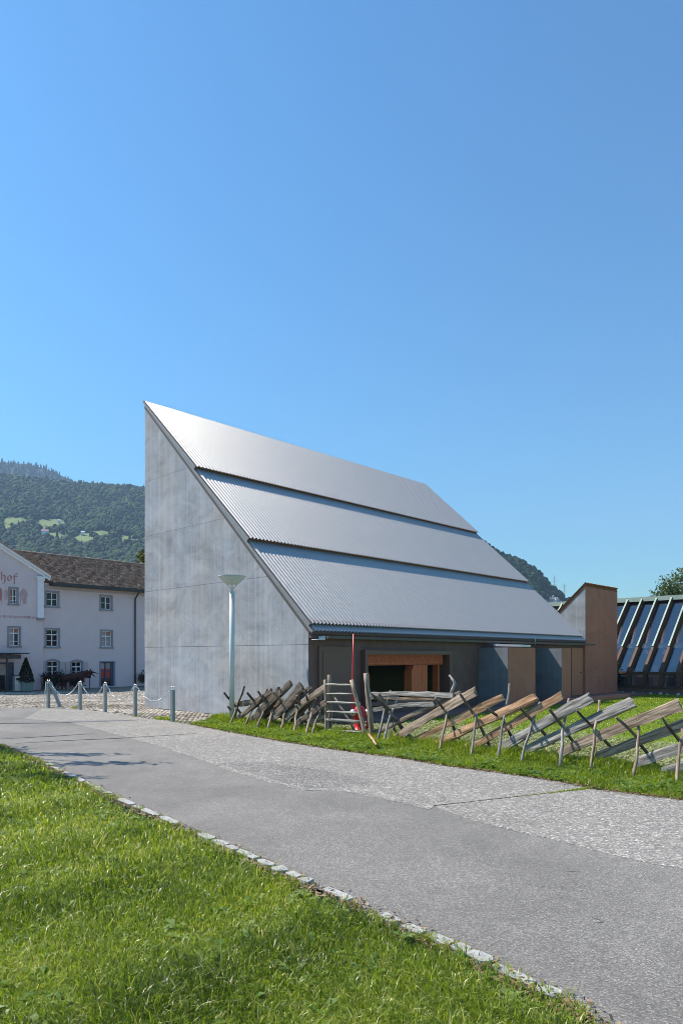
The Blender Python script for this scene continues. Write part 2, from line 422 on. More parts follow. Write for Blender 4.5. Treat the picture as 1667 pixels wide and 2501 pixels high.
M['hill'] = tonemat('hillside_floor', [(0.0, (0.03, 0.05, 0.018)), (0.45, (0.05, 0.08, 0.02)), (0.55, (0.13, 0.185, 0.05)), (0.85, (0.165, 0.225, 0.06)), (1.0, (0.33, 0.31, 0.27))], 0.95, 0)
M['rock'] = plain('pale_rock', (0.42, 0.40, 0.37), 0.9, 0, 0.3, 0.2)
# ================================================================== GROUND
def sheet(name, pts, z, mat, **kw):
    m = MB(); m.add([(x, y, z) for x, y in pts], [tuple(range(len(pts)))])
    o = struct(m.build(name, mat, **kw)); 
    if o.data.polygons[0].normal.z < 0: o.data.flip_normals()
    return o

xs = np.unique(np.concatenate([np.arange(-80, 81, 2.0), -np.geomspace(80, 4000, 16), np.geomspace(80, 4000, 16)]))
ys = np.unique(np.concatenate([np.arange(-60, 101, 2.0), -np.geomspace(60, 4000, 12), np.geomspace(100, 4000, 16)]))
gx, gy = np.meshgrid(xs, ys); nx, ny = len(xs), len(ys)
v = np.stack([gx.ravel(), gy.ravel(), gz(gx, gy).ravel() - 0.07], 1)
ii = (np.arange(ny-1)[:, None]*nx + np.arange(nx-1)[None, :]).ravel()
struct(np_obj('ground', v, [np.stack([ii, ii+1, ii+nx+1, ii+nx], 1)], M['soil'], smooth=True))

near_px = [(-1500,1745),(-900,1752),(-300,1776),(-90,1803),(0,1822),(106,1868),(213,1922),(303,1966),(425,2020),(553,2078),(680,2137),(808,2192),(957,2264),(1095,2322),(1212,2381),(1403,2477),(1520,2540),(1780,2690)]
far_px = [(-1500,1712),(-900,1722),(-300,1728),(0,1729),(107,1729),(200,1734),(257,1740),(321,1750),(414,1763),(464,1770),(545,1786),(622,1800),(698,1814),(775,1826),(851,1837),(918,1846),(982,1854),(1084,1872),(1186,1885),(1280,1898),(1349,1909),(1431,1925),(1458,1931),(1540,1941),(1667,1957),(1800,1984),(2300,2080)]
NEAR = [G(*p) for p in near_px]; FAR = [G(*p) for p in far_px]
def wavy(pts, amp, step=0.12, seed=1):
    r = random.Random(seed); out = []
    for (a, b) in zip(pts[:-1], pts[1:]):
        L = math.hypot(b[0]-a[0], b[1]-a[1]); n = max(1, min(40, int(L/step)))
        for k in range(n):
            t = k/n; out.append((a[0]+(b[0]-a[0])*t + r.uniform(-amp, amp), a[1]+(b[1]-a[1])*t + r.uniform(-amp, amp)))
    out.append(pts[-1]); return out
ROAD = NEAR + [(4.4, 2.0), (14, 2.0)] + FAR[::-1]
road = sheet('road', wavy(NEAR, 0.025, 0.15, 3) + [(4.4, 2.0), (14, 2.0)] + wavy(FAR[::-1], 0.03, 0.15, 4), 0.010, M['asphalt'])

# washed concrete slabs on the far half of the road, cast in bays
seam_px = [(171,1766),(257,1788),(321,1806),(386,1823),(464,1848),(520,1868),(558,1885),(664,1914),(743,1933),(833,1934),(966,1960),(1046,1981),(1152,2005),(1312,2045),(1418,2071),(1524,2098),(1667,2127),(1900,2190)]
SEAM = [G(*p) for p in seam_px]
fs = [G(*p) for p in far_px if 1434 < p[0] <= 1800]
jA, jB = G(1434, 1929), G(1058, 1971)          # the grassy joint between the bays
def inset(a, b, d):
    L = math.hypot(b[0]-a[0], b[1]-a[1]); n = (-(b[1]-a[1])/L*d, (b[0]-a[0])/L*d)
    return (a[0]+n[0], a[1]+n[1]), (b[0]+n[0], b[1]+n[1])
ja1, jb1 = inset(jA, jB, 0.012); ja2, jb2 = inset(jA, jB, -0.012)
sl1 = [G(x, y) for x, y in far_px if 107 < x < 1434]
west = wavy([G(171,1766), G(60,1757), G(107,1731)], 0.02, 0.3, 9)
seamL = [p for p, q in zip(SEAM, seam_px) if q[0] <= 1046]; seamR = [p for p, q in zip(SEAM, seam_px) if q[0] >= 1152]
inner = lambda pts, d: [(x - d*0.3, y - d) for x, y in pts]
polyA = [ja1] + wavy(inner(sl1[::-1], 0.03), 0.02, 0.2, 5) + west[::-1][1:] + wavy(seamL, 0.022, 0.1, 6) + [jb1]
polyB = [jb2] + wavy(seamR, 0.022, 0.1, 7) + wavy(inner(fs[::-1], 0.03), 0.02, 0.2, 8) + [ja2]
for P_, lab in ((polyA, 'long bay of pale washed concrete beside the fence verge'), (polyB, 'nearer bay of coarse washed concrete past the grassy joint')):
    m = MB(); m.prism(P_, 'z', 0.006, 0.0145); o = m.build('concrete_slab', M['slab'], road, label=lab)
    import bmesh
    bm = bmesh.new(); bm.from_mesh(o.data); bmesh.ops.recalc_face_normals(bm, faces=bm.faces[:]); bm.to_mesh(o.data); bm.free()
pp = [G(*p) for p in [(535,1866),(640,1864),(760,1880),(870,1900),(940,1916),(840,1926),(745,1926),(668,1906),(572,1879)]]
m = MB(); m.add([(x, y, 0.0165) for x, y in wavy(pp + [pp[0]], 0.012, 0.15, 10)[:-1]], [tuple(range(len(wavy(pp + [pp[0]], 0.012, 0.15, 10))-1))])
o = m.build('repair_patch', M['patch'], road, label='darker rough repair patch between slab and asphalt')
if o.data.polygons[0].normal.z < 0: o.data.flip_normals()
# narrow tarred cross joints at the far end of the road
M['tar'] = plain('tar_joint', (0.14, 0.138, 0.14), 0.7, 0, 0.15, 10)
for pts, wd in (([(0,1768),(120,1766),(240,1763),(336,1760)], 0.16), ([(0,1806),(120,1800),(230,1793)], 0.05), ([(40,1817),(160,1810),(300,1804),(390,1799),(480,1793)], 0.04)):
    q = [G(*p) for p in pts]; m = MB(); vs = []
    for i, (x, y) in enumerate(q):
        t = 1.0 if 0 < i < len(q)-1 else 0.5
        vs += [(x, y - wd*t, 0.0185), (x, y + wd*t, 0.0185)]
    m.add(vs, [(2*i, 2*i+2, 2*i+3, 2*i+1) for i in range(len(q)-1)]); m.build('tar_joint', M['tar'], road)

# scuffs and scratches on the asphalt
for (px, py, L_, wd, a_) in ((1400,2131,.13,.005,.1),(1322,2168,.10,.004,-.1),(1452,2247,.07,.012,-.9),(1466,2256,.06,.012,.3),(1212,2047,.08,.004,.0),(760,2010,.2,.006,.1)):
    x, y = G(px, py); m = MB(); n_ = 5
    vs = []
    for i in range(n_):
        t_ = i/(n_-1)-.5; q_ = wd*(1-abs(t_)*1.6)*rnd.uniform(.6,1.3); ox, oy = math.cos(a_)*L_*t_, math.sin(a_)*L_*t_ + rnd.uniform(-.3,.3)*wd
        vs += [(x+ox, y+oy-q_, 0.0125), (x+ox, y+oy+q_, 0.0125)]
    m.add(vs, [(2*i, 2*i+2, 2*i+3, 2*i+1) for i in range(n_-1)]); m.build('scuff_mark', M['tar'], road)

# lawn in front of the museum and the grass bank nearest to the camera
LAWN = [G(x, y) for x, y in far_px if x >= 464] + [(60, 8), (60, 110), (7, 110), (-0.4, 17.8), G(545,1752), G(500,1762)]
sheet('lawn', wavy(LAWN[:22], 0.04, 0.15, 12) + LAWN[22:], 0.0, M['soil'])
BANK = NEAR + [(3.4, 1.0), (-12, 1.0), (-34, 6)]
sheet('grass_bank', [(x, y) for x, y in NEAR] + [(3.4, 1.0), (-12, 1.0), (-34, 6)], 0.0, M['soil'])
# mown part of the lawn beyond the fence
FX0, FD = Vector((-2.34, 16.7, 0)), Vector((0.686, -0.728, 0)).normalized()
FN = Vector((-FD.y, FD.x, 0)) * -1        # towards the road
if FN.y > 0: FN = -FN
mp = [tuple((FX0 + FD*t - FN*0.35).xy) for t in (1.5, 4, 8, 12)] + [(40, 10), (58, 40), (58, 108), (8, 108), (0.2, 18.0)]
sheet('mown_lawn', mp, 0.006, M['lawn'])

# cobbled square between the road and the old building
px_, py_ = np.arange(-46, 4.1, 1.0), np.arange(14, 74.1, 1.0)
gx, gy = np.meshgrid(px_, py_); nx, ny = len(px_), len(py_)
ii = (np.arange(ny-1)[:, None]*nx + np.arange(nx-1)[None, :]).ravel()
plaza = struct(np_obj('cobbled_square', np.stack([gx.ravel(), gy.ravel(), gz(gx, gy).ravel() - 0.035], 1), [np.stack([ii, ii+1, ii+nx+1, ii+nx], 1)], M['mortar'], smooth=True))
cs = 0.13
cu, cv_ = np.meshgrid(np.arange(-30, 30, cs), np.arange(-30, 30, cs))
cu = cu + (np.arange(cu.shape[0]) % 2)[:, None] * cs/2
cu = cu.ravel() + rng.normal(0, 0.008, cu.size); cv_ = cv_.ravel() + rng.normal(0, 0.008, cv_.size)
wx = -8 + cu*0.95 + cv_*0.31; wy = 24 - cu*0.31 + cv_*0.95
ppx = wx/wy*F + CX
keep = (ppx > -120) & (ppx < 580) & (wy > 15.5) & (wy < 44) & ~in_poly(wx, wy, ROAD) & ~in_poly(wx, wy, LAWN)
lu = (wx + 0.81)*BX[0] + (wy - 16.77)*BX[1]; lv = (wx + 0.81)*AX[0] + (wy - 16.77)*AX[1]; keep &= ~((lu > -0.04) & (lv < 7.8))
wx, wy = wx[keep], wy[keep]
od = np.argsort(wy); wx, wy = wx[od], wy[od]
n = len(wx); hs = cs*0.44
a = rng.normal(0, 0.1, n) + 0.32; ca, sa = np.cos(a), np.sin(a)
hx = hs*rng.uniform(0.82, 1.08, n); hy = hs*rng.uniform(0.82, 1.08, n); top = rng.normal(0.006, 0.006, n)
base = gz(wx, wy)
V = np.zeros((n, 8, 3))
for k, (sx, sy) in enumerate(((-1,-1),(1,-1),(1,1),(-1,1))):
    for lv, sc in ((0, 1.0), (1, 0.8)):
        dx, dy = sx*hx*sc, sy*hy*sc
        V[:, k+4*lv, 0] = wx - dx*ca + dy*sa*-1; V[:, k+4*lv, 1] = wy - dx*-sa - dy*ca
        V[:, k+4*lv, 2] = base + (-0.04 if lv == 0 else top)
fq = np.array([(0,1,5,4),(1,2,6,5),(2,3,7,6),(3,0,4,7),(4,5,6,7)])
cob_tone = np.clip(rng.normal(0.5, 0.2, n) + 0.28*np.sin(wx*.7+np.sin(wy*.9))*np.sin(wy*1.6), 0, 1)
near_n = 280
for i in range(near_n):                                           # nearest stones one by one
    c = np.array([wx[i], wy[i], base[i]])
    me_v = V[i] - c
    o = np_obj('cobblestone', me_v, [fq], M['cobble'], plaza, np.full(8, cob_tone[i])); o.location = c
    bmx = None
k = n - near_n
stuff(np_obj('cobblestones', V[near_n:].reshape(-1, 3), [(fq[None] + (np.arange(k)*8)[:, None, None]).reshape(-1, 4)], M['cobble'], plaza, np.repeat(cob_tone[near_n:], 8)))

# kerb of pale stones along the bank
kerb = struct(MB().add([(NEAR[i][0]+dx, NEAR[i][1]+dy, -0.02) for i in range(4, 17) for dx, dy in ((0,0),)] + [(NEAR[i][0]-0.06, NEAR[i][1]-0.1, -0.02) for i in range(16, 3, -1)], [tuple(range(26))]).build('kerb', M['mortar']))
seg = [Vector((x, y, 0)) for x, y in NEAR[5:17]]
pos = 0.0; acc = []
for p, q in zip(seg[:-1], seg[1:]):
    L = (q-p).length; t = 0
    while t < L:
        acc.append((p + (q-p)*(t/L), (q-p).normalized())); t += 0.02
i = 5
while i < len(acc) - 20:
    ln = rnd.choice((0.13, 0.2, 0.28, 0.36, 0.45))*rnd.uniform(.85,1.2); j = min(len(acc)-1, i + int(ln/0.02))
    if rnd.random() < 0.82:
        c, d = acc[(i+j)//2]; nrm = Vector((d.y, -d.x, 0));  nrm = nrm if nrm.y < 0 else -nrm
        wd = rnd.uniform(0.06, 0.1); h = rnd.uniform(0.028, 0.040)
        nseg = 8; ring = []
        for k in range(nseg):
            a = 2*math.pi*(k+0.5)/nseg
            rr = rnd.uniform(0.85, 1.1)
            sx = math.copysign(abs(math.cos(a))**0.5, math.cos(a)) * ln*0.49*rr; sy = math.copysign(abs(math.sin(a))**0.5, math.sin(a)) * wd*0.6*rr
            ring.append(d*sx + nrm*(sy - 0.035))
        m = MB(); vs = [p + Vector((0,0,-0.03)) for p in ring] + [p*0.93 + Vector((0,0,h + rnd.uniform(-.006,.006))) for p in ring]
        m.add(vs, [tuple(range(nseg, 2*nseg))] + [(k, (k+1) % nseg, (k+1) % nseg + nseg, k+nseg) for k in range(nseg)])
        o = m.build('kerb_stone', M['kerb'], kerb); o.location = c
        b2 = bmesh.new(); b2.from_mesh(o.data); bmesh.ops.recalc_face_normals(b2, faces=b2.faces[:]); b2.to_mesh(o.data); b2.free()
    i = j + rnd.randint(0, 2)

# ================================================================== MUSEUM HALL (local: x along ridge, y to the back, z up)
O = (-0.81, 16.77, 0.0)
hall = thing('museum_building', 'tall wedge shaped board-marked concrete hall with a steep corrugated metal roof', 'building', O, RZ)
UE, VB = 15.1, 7.76                    # length, depth
zr = lambda v: 2.28 + 0.962*(v + 0.1)   # underside of the roof over the gable
# gable wall cast in lifts: each lift its own panel, joints recessed
lifts = [0.0, 1.94, 3.74, 5.53, 7.30, 9.98]
def clip_gable(v0, v1, z0, z1):
    "part of the gable between two heights and two depths, under the roof line"
    pts = []
    vz = lambda z: (z - 2.28)/0.962 - 0.1
    P_ = [(v0, z0), (v1, z0), (v1, z1), (v0, z1)]
    out = []
    for i in range(4):
        a, b = P_[i], P_[(i+1) % 4]
        ia, ib = a[1] <= zr(a[0]) + 1e-9, b[1] <= zr(b[0]) + 1e-9
        if ia: out.append(a)
        if ia != ib:
            fa, fb = a[1]-zr(a[0]), b[1]-zr(b[0]); t = fa/(fa-fb); out.append((a[0]+(b[0]-a[0])*t, a[1]+(b[1]-a[1])*t))
    return out
g = 0.004
vj = 3.55                               # the single upright joint seen on the wall
for i in range(5):
    z0, z1 = lifts[i] + g, lifts[i+1] - g
    cuts = [0.0, VB]
    if i == 2: cuts = [0.0, vj, VB]
    for j in range(len(cuts)-1):
        poly = clip_gable(cuts[j] + (g if j else 0), cuts[j+1] - (g if j < len(cuts)-2 else 0), z0, z1)
        if len(poly) < 3: continue
        off = rnd.uniform(-0.006, 0.006)
        m = MB(); m.prism(poly, 'x', off, 0.22); m.build('wall_panel', M['concrete'], hall)
m = MB(); m.prism([(0.004, 0.01), (VB-0.004, 0.01), (VB-0.004, zr(VB)-0.02), (0.004, zr(0)-0.02)], 'x', 0.012, 0.24); m.build('gable_core', M['concrete'], hall)
m = MB(); m.prism([(0.0, 0.0), (VB, 0.0), (VB, zr(VB)), (0.0, zr(0))], 'x', UE-0.25, UE); m.build('far_gable_wall', M['concrete'], hall)
m = MB(); m.box(0.25, UE-0.26, VB-0.25, VB-0.001, 0, zr(VB-0.25)-0.03); m.build('back_wall', M['concrete'], hall)
# roof deck
m = MB(); sl = math.atan(0.962)
m.prism([(-0.1, zr(-0.1)+0.002), (VB+0.02, zr(VB+0.02)+0.002), (VB+0.02, zr(VB+0.02)+0.018), (-0.1, zr(-0.1)+0.018)], 'x', 0.02, UE-0.02); m.build('roof_deck', M['brown_timber'], hall)
# corrugated sheets in overlapping courses, each raised at its lower edge over a batten
U0, U1, PITCH = -0.05, UE - 0.10, 0.128
cs_, sn_ = math.cos(sl), math.sin(sl)
def roof_pt(v, lift): return (v - lift*sn_, zr(v) + lift*cs_)
def corrugated(vlo, vhi, llo, lhi, name='roof_sheet', u0=U0, u1=U1, amp=0.028, pitch=PITCH, pt=roof_pt, per=10, mat='sheet', par=None, lab=None):
    nu = int((u1-u0)/pitch*per) + 1
    u = np.linspace(u0, u1, nu); h = amp*np.cos(2*np.pi*(u-u0)/pitch)
    rows = []
    for v_, l_ in ((vlo, llo), (vhi, lhi)):
        for dz in (0.0, -0.006):
            P_ = [(uu,) + pt(v_, l_ + hh + dz) for uu, hh in zip(u, h)]; rows.append(P_)
    vs = np.array(rows).reshape(-1, 3); vs = np.concatenate([vs, vs]); i = np.arange(nu-1)
    def q(a, b): return np.stack([a*nu+i, a*nu+i+1, b*nu+i+1, b*nu+i], 1)
    return np_obj(name, vs, [q(0, 2), q(3, 1), q(5, 4), q(6, 7)], M[mat], par if par is not None else hall, smooth=True)
courses = [(4.93, 7.83, 0.175, 0.07), (2.42, 5.25, 0.175, 0.07), (-0.02, 2.75, 0.13, 0.07), (-0.16, 0.45, 0.06, 0.07)]
for k, (a, b, la, lb_) in enumerate(courses):
    o = corrugated(a, b, la + 0.02, lb_)
    # edges stay crisp where the sheet is cut
    m = MB(); m.prism([roof_pt(a, 0.0), roof_pt(b, 0.0), roof_pt(b, lb_-0.015), roof_pt(a, la+0.005)], 'x', -0.047-0.003*k, -0.02); m.build('verge_flashing', M['zinc'], hall)  # dark grey so the wedge reads as a shadowed strip
    if k < 3:
        m = MB(); p0, p1 = roof_pt(a+0.03, 0.10), roof_pt(a+0.10, 0.10); p2, p3 = roof_pt(a+0.10, 0.14), roof_pt(a+0.03, 0.14)
        m.prism([p0, p1, p2, p3], 'x', -0.018, U1-0.02); m.build('batten', M['brown_timber'], hall)
# verge trim under the sheets, along the gable
m = MB(); m.prism([roof_pt(-0.12, 0.0), roof_pt(VB+0.01, 0.0), roof_pt(VB+0.01, 0.045), roof_pt(-0.12, 0.045)], 'x', -0.045, 0.019); m.build('verge_trim', M['zinc'], hall)
m = MB(); m.prism([roof_pt(-0.1, -0.10), roof_pt(VB-0.06, -0.10), roof_pt(VB-0.06, -0.002), roof_pt(-0.1, -0.002)], 'x', -0.02, -0.005); m.build('lead_strip', M['gutter'], hall)
m = MB(); m.prism([roof_pt(-0.12, 0.0), roof_pt(VB+0.01, 0.0), roof_pt(VB+0.01, 0.045), roof_pt(-0.12, 0.045)], 'x', UE-0.019, UE+0.03); m.build('verge_trim', M['zinc'], hall)

# front wall with the window opening
WX0, WX1, WZ0, WZ1 = 2.0, 5.72, 0.42, 1.70
m = MB()
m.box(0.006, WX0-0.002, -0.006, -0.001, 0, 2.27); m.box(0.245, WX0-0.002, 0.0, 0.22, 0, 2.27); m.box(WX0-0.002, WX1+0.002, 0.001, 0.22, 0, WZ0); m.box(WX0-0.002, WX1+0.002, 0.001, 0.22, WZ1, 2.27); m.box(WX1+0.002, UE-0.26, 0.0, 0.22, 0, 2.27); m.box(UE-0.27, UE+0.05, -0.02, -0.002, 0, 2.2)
m.build('front_wall', M['concrete_dark'], hall)  # shade under the eaves painted in as an even dark brown
m = MB(); m.box(0.0, UE, -0.10, -0.003, 2.10, 2.31); m.build('fascia_board', M['fascia'], hall)
m = MB(); m.box(0.26, UE+0.35, -0.43, -0.36, 2.085, 2.15); m.build('gutter', M['gutter'], hall)
for q in range(9):
    m = MB(); m.box(0.8+q*1.75, 0.84+q*1.75, -0.36, -0.101, 2.11, 2.14); m.build('gutter_arm', M['gutter'], hall)
m = MB(); m.box(-0.01, UE-0.02, -0.17, -0.101, 2.2, 2.31); m.build('eaves_board', M['fascia'], hall)
m = MB(); m.box(0.0, 0.25, -0.33, -0.104, 2.055, 2.07); m.box(0.24, 0.252, -0.33, -0.104, 2.07, 2.15); m.box(0.06, 0.24, -0.33, -0.315, 2.07, 2.10); m.build('gutter_bracket', M['white'], hall)
m = MB(); m.box(7.72, 9.55, -0.53, -0.45, 1.975, 2.045); m.box(9.56, 9.98, -0.525, -0.455, 1.98, 2.04); m.build('drain_channel', M['flash'], hall)
for q in (8.0, 9.4):
    m = MB(); m.box(q, q+.05, -0.455, -0.1, 2.046, 2.07); m.build('channel_bracket', M['steel'], hall)
m = MB(); m.tube([(10.9, -0.21, 2.06), (10.9, -0.21, 2.3)], 0.012, 8); m.build('drip_rod', M['flash'], hall)
# left door, set in a raised frame
d = MB(); d.box(0.30, 1.62, -0.07, -0.002, 0.10, 1.90); d_ = d.build('door_frame', M['door_grey'], hall)
m = MB(); m.box(0.42, 1.50, -0.085, -0.072, 0.12, 1.79); dl = m.build('door', M['door_grey'], hall)
m = MB(); m.box(1.36, 1.44, -0.13, -0.115, 0.98, 1.0); m.box(1.42, 1.435, -0.116, -0.086, 0.97, 1.01); m.build('handle', M['orange'], dl)
# big window: projecting frame, glass, and the timber room behind it
m = MB(); a0, a1, b0, b1 = WX0-0.11, WX1+0.11, WZ0-0.1, WZ1+0.11
m.box(a0, WX0, -0.17, 0.03, b0, b1); m.box(WX1, a1, -0.17, 0.03, b0, b1); m.box(WX0+.0005, WX1-.0005, -0.169, 0.03, WZ1, b1-.001); m.box(WX0+.0005, WX1-.0005, -0.169, 0.03, b0+.001, WZ0)
wf = m.build('window', M['door_grey'], hall)
m = MB(); m.box(WX0+.001, WX1-.001, -0.02, -0.012, WZ0+.001, WZ1-.001); m.build('pane', M['pane_clear'], wf)
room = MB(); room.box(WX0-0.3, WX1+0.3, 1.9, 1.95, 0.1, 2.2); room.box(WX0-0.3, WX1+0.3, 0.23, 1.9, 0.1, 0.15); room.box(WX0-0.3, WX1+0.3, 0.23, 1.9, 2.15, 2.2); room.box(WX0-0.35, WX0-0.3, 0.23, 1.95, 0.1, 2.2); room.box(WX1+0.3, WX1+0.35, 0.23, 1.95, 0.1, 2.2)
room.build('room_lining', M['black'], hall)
m = MB(); m.box(WX0, WX1-0.06, 0.05, 0.16, 1.44, WZ1+0.05); bd = m.build('shingled_beam', M['orange'], hall)
x = WX0 + 0.03
while x < WX1 - 0.25:                                     # slanted shingle edges on the beam
    m = MB(); m.prism([(x, 1.68), (x+0.02, 1.68), (x+0.155, 1.47), (x+0.135, 1.47)], 'y', 0.040, 0.049); m.build('shingle_edge', M['orange_dark'], bd); x += 0.115
m = MB(); m.box(WX0, WX1-0.06, 0.04, 0.2, 1.40, 1.438); m.build('beam_trim', M['orange_dark'], hall)
m = MB(); m.prism([(WX0+0.0, 1.39), (WX0+0.12, 1.39), (WX0+0.28, 1.15), (WX0+0.30, 0.42), (WX0+0.0, 0.42)], 'y', 0.03, 0.3); m.build('slanted_post', M['orange'], hall)
m = MB(); m.prism([(4.22, 1.39), (4.58, 1.39), (4.58, 0.42), (4.12, 0.42), (4.12, 1.22)], 'y', 0.04, 0.32); m.build('timber_post', M['orange'], hall)
m = MB(); m.box(4.60, 4.86, 0.04, 0.32, 0.42, 1.39); m.build('timber_post', M['orange'], hall)
m = MB(); m.box(5.46, 5.56, 0.1, 0.3, 0.42, 1.39); m.build('timber_post', M['orange_dark'], hall)
m = MB(); m.box(WX0+0.4, 4.1, 0.5, 0.55, 0.43, 0.56); m.build('bench', M['pale'], hall)
# two entrance blocks, the door beside the tower, the apron
m = MB(); m.box(7.56, 9.28, -1.08, -0.001, 0.05, 1.93); m.build('entrance_block', M['concrete_shade_brown'], hall)
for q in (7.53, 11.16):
    m = MB(); m.box(q, q+0.028, -1.078, -0.003, 0.101, 1.929); m.build('side_wall_face', M['concrete_side'], hall)  # thin facings that carry the painted recess shade
m = MB(); m.box(11.19, 11.88, -1.08, -0.001, 0.05, 1.93); m.build('entrance_block', M['concrete_shade_brown'], hall)
m = MB(); m.box(11.89, 12.05, -1.0, -0.001, 0.05, 1.9); m.build('block_edge', M['concrete_shade_brown'], hall)
m = MB(); m.box(13.3, 14.0, -0.06, -0.002, 0.1, 1.98); m.build('side_panel', M['concrete_shade_brown'], hall)
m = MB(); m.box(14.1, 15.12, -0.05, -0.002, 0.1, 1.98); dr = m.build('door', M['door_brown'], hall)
m = MB(); m.box(14.82, 14.92, -0.1, -0.088, 1.0, 1.02); m.box(14.83, 14.85, -0.09, -0.049, 0.99, 1.03); m.build('handle', M['dark_metal'], dr)
m = MB(); m.box(15.122, 15.157, -0.135, -0.021, 0.1, 2.2); m.build('door_jamb', M['concrete_shade_brown'], hall)
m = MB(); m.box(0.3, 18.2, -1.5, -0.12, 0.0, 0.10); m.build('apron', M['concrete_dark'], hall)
m = MB(); m.box(11.0, 15.6, -1.7, -1.2, 0.0, 0.17); m.build('doorstep', M['concrete_shade_brown'], hall)
# stair tower with its own lean-to roof
TU0, TU1, TV0 = 15.19, 18.3, -0.13
tw = thing('stair_tower', 'small concrete tower, front tinted brown for shade, with a sloping roof against the hall end', 'tower', O, RZ)
zt = lambda v: 4.46 - 0.93*(v - TV0)
m = MB(); m.prism([(TV0, 0.0), (3.6, 0.0), (3.6, zt(3.6)), (TV0, zt(TV0))], 'x', TU0-0.029, TU1); m.build('tower_walls', M['concrete_shade_brown2'] if 'concrete_shade_brown2' in M else M['concrete_shade_brown'], tw)
m = MB(); m.prism([(TV0+0.01, 0.02), (3.58, 0.02), (3.58, zt(3.58)-0.01), (TV0+0.01, zt(TV0+0.01)-0.01)], 'x', TU0-0.034, TU0-0.0295); m.build('side_wall_face', M['concrete'], tw)  # thin pale facing: the tower's sunlit side put into colour
tpt = lambda v, l: (v + l*0.68, zt(v) + l*0.73)
m = MB(); m.prism([tpt(TV0-0.03, 0.002), tpt(3.6, 0.002), tpt(3.6, 0.06), tpt(TV0-0.03, 0.06)], 'x', TU0-0.05, TU1-0.03); m.build('roof_deck', M['brown_timber'], tw)
o = corrugated(3.6, TV0-0.1, 0.1, 0.1, u0=TU0-0.08, u1=TU1-0.02, pt=tpt, par=tw, mat='rust_sheet')
# ================================================================== OLD FARM SCHOOL BUILDING (local x along facade, y back, z up)
LO = (-15.3, 53.0, -0.65)
def lb(px, py=None, yo=0.0):
    r = (px - CX)/F
    s = (r*(LO[1] + 0.6964*yo) - LO[0] + 0.7177*yo)/(0.6964 - 0.7177*r)
    if py is None: return s
    return s, (HY - py)/F*(LO[1] + 0.7177*s + 0.6964*yo) + CH - LO[2]
old = thing('farm_school', 'old pink plastered three storey building with brown tiled roof and painted gable', 'building', LO, RZ)
XG = lb(104)                               # right edge of the gabled centre part
YP = -0.25                                 # it stands forward
ZE = 7.42                                  # eaves
def wall(name, x0, x1, z0, z1, y, holes, depth, mat, top=None):
    X = sorted({x0, x1} | {h[k] for h in holes for k in (0, 1)}); Z = sorted({z0, z1} | {h[k] for h in holes for k in (2, 3)})
    m = MB()
    for i in range(len(X)-1):
        for j in range(len(Z)-1):
            xm, zm = (X[i]+X[i+1])/2, (Z[j]+Z[j+1])/2
            if any(h[0] < xm < h[1] and h[2] < zm < h[3] for h in holes): continue
            m.add([(X[i], y, Z[j]), (X[i+1], y, Z[j]), (X[i+1], y, Z[j+1]), (X[i], y, Z[j+1])], [(0, 1, 2, 3)])
    for h in holes:
        a, b, c, d = h; yb = y + depth
        m.add([(a,y,c),(a,yb,c),(a,yb,d),(a,y,d)], [(3,2,1,0)]); m.add([(b,y,c),(b,yb,c),(b,yb,d),(b,y,d)], [(0,1,2,3)])
        m.add([(a,y,c),(b,y,c),(b,yb,c),(a,yb,c)], [(0,1,2,3)]); m.add([(a,y,d),(b,y,d),(b,yb,d),(a,yb,d)], [(3,2,1,0)])
    if top: m.add(top, [tuple(range(len(top)))])
    return m.build(name, mat, old)
def rect(x0, y0, x1, y1, yo=0.0):
    a = lb(x0, y0, yo); b = lb(x1, y1, yo); zb = lb(x0, y1, yo)[1]; zt_ = lb(x0, y0, yo)[1]
    return (a[0], b[0], zb, zt_)
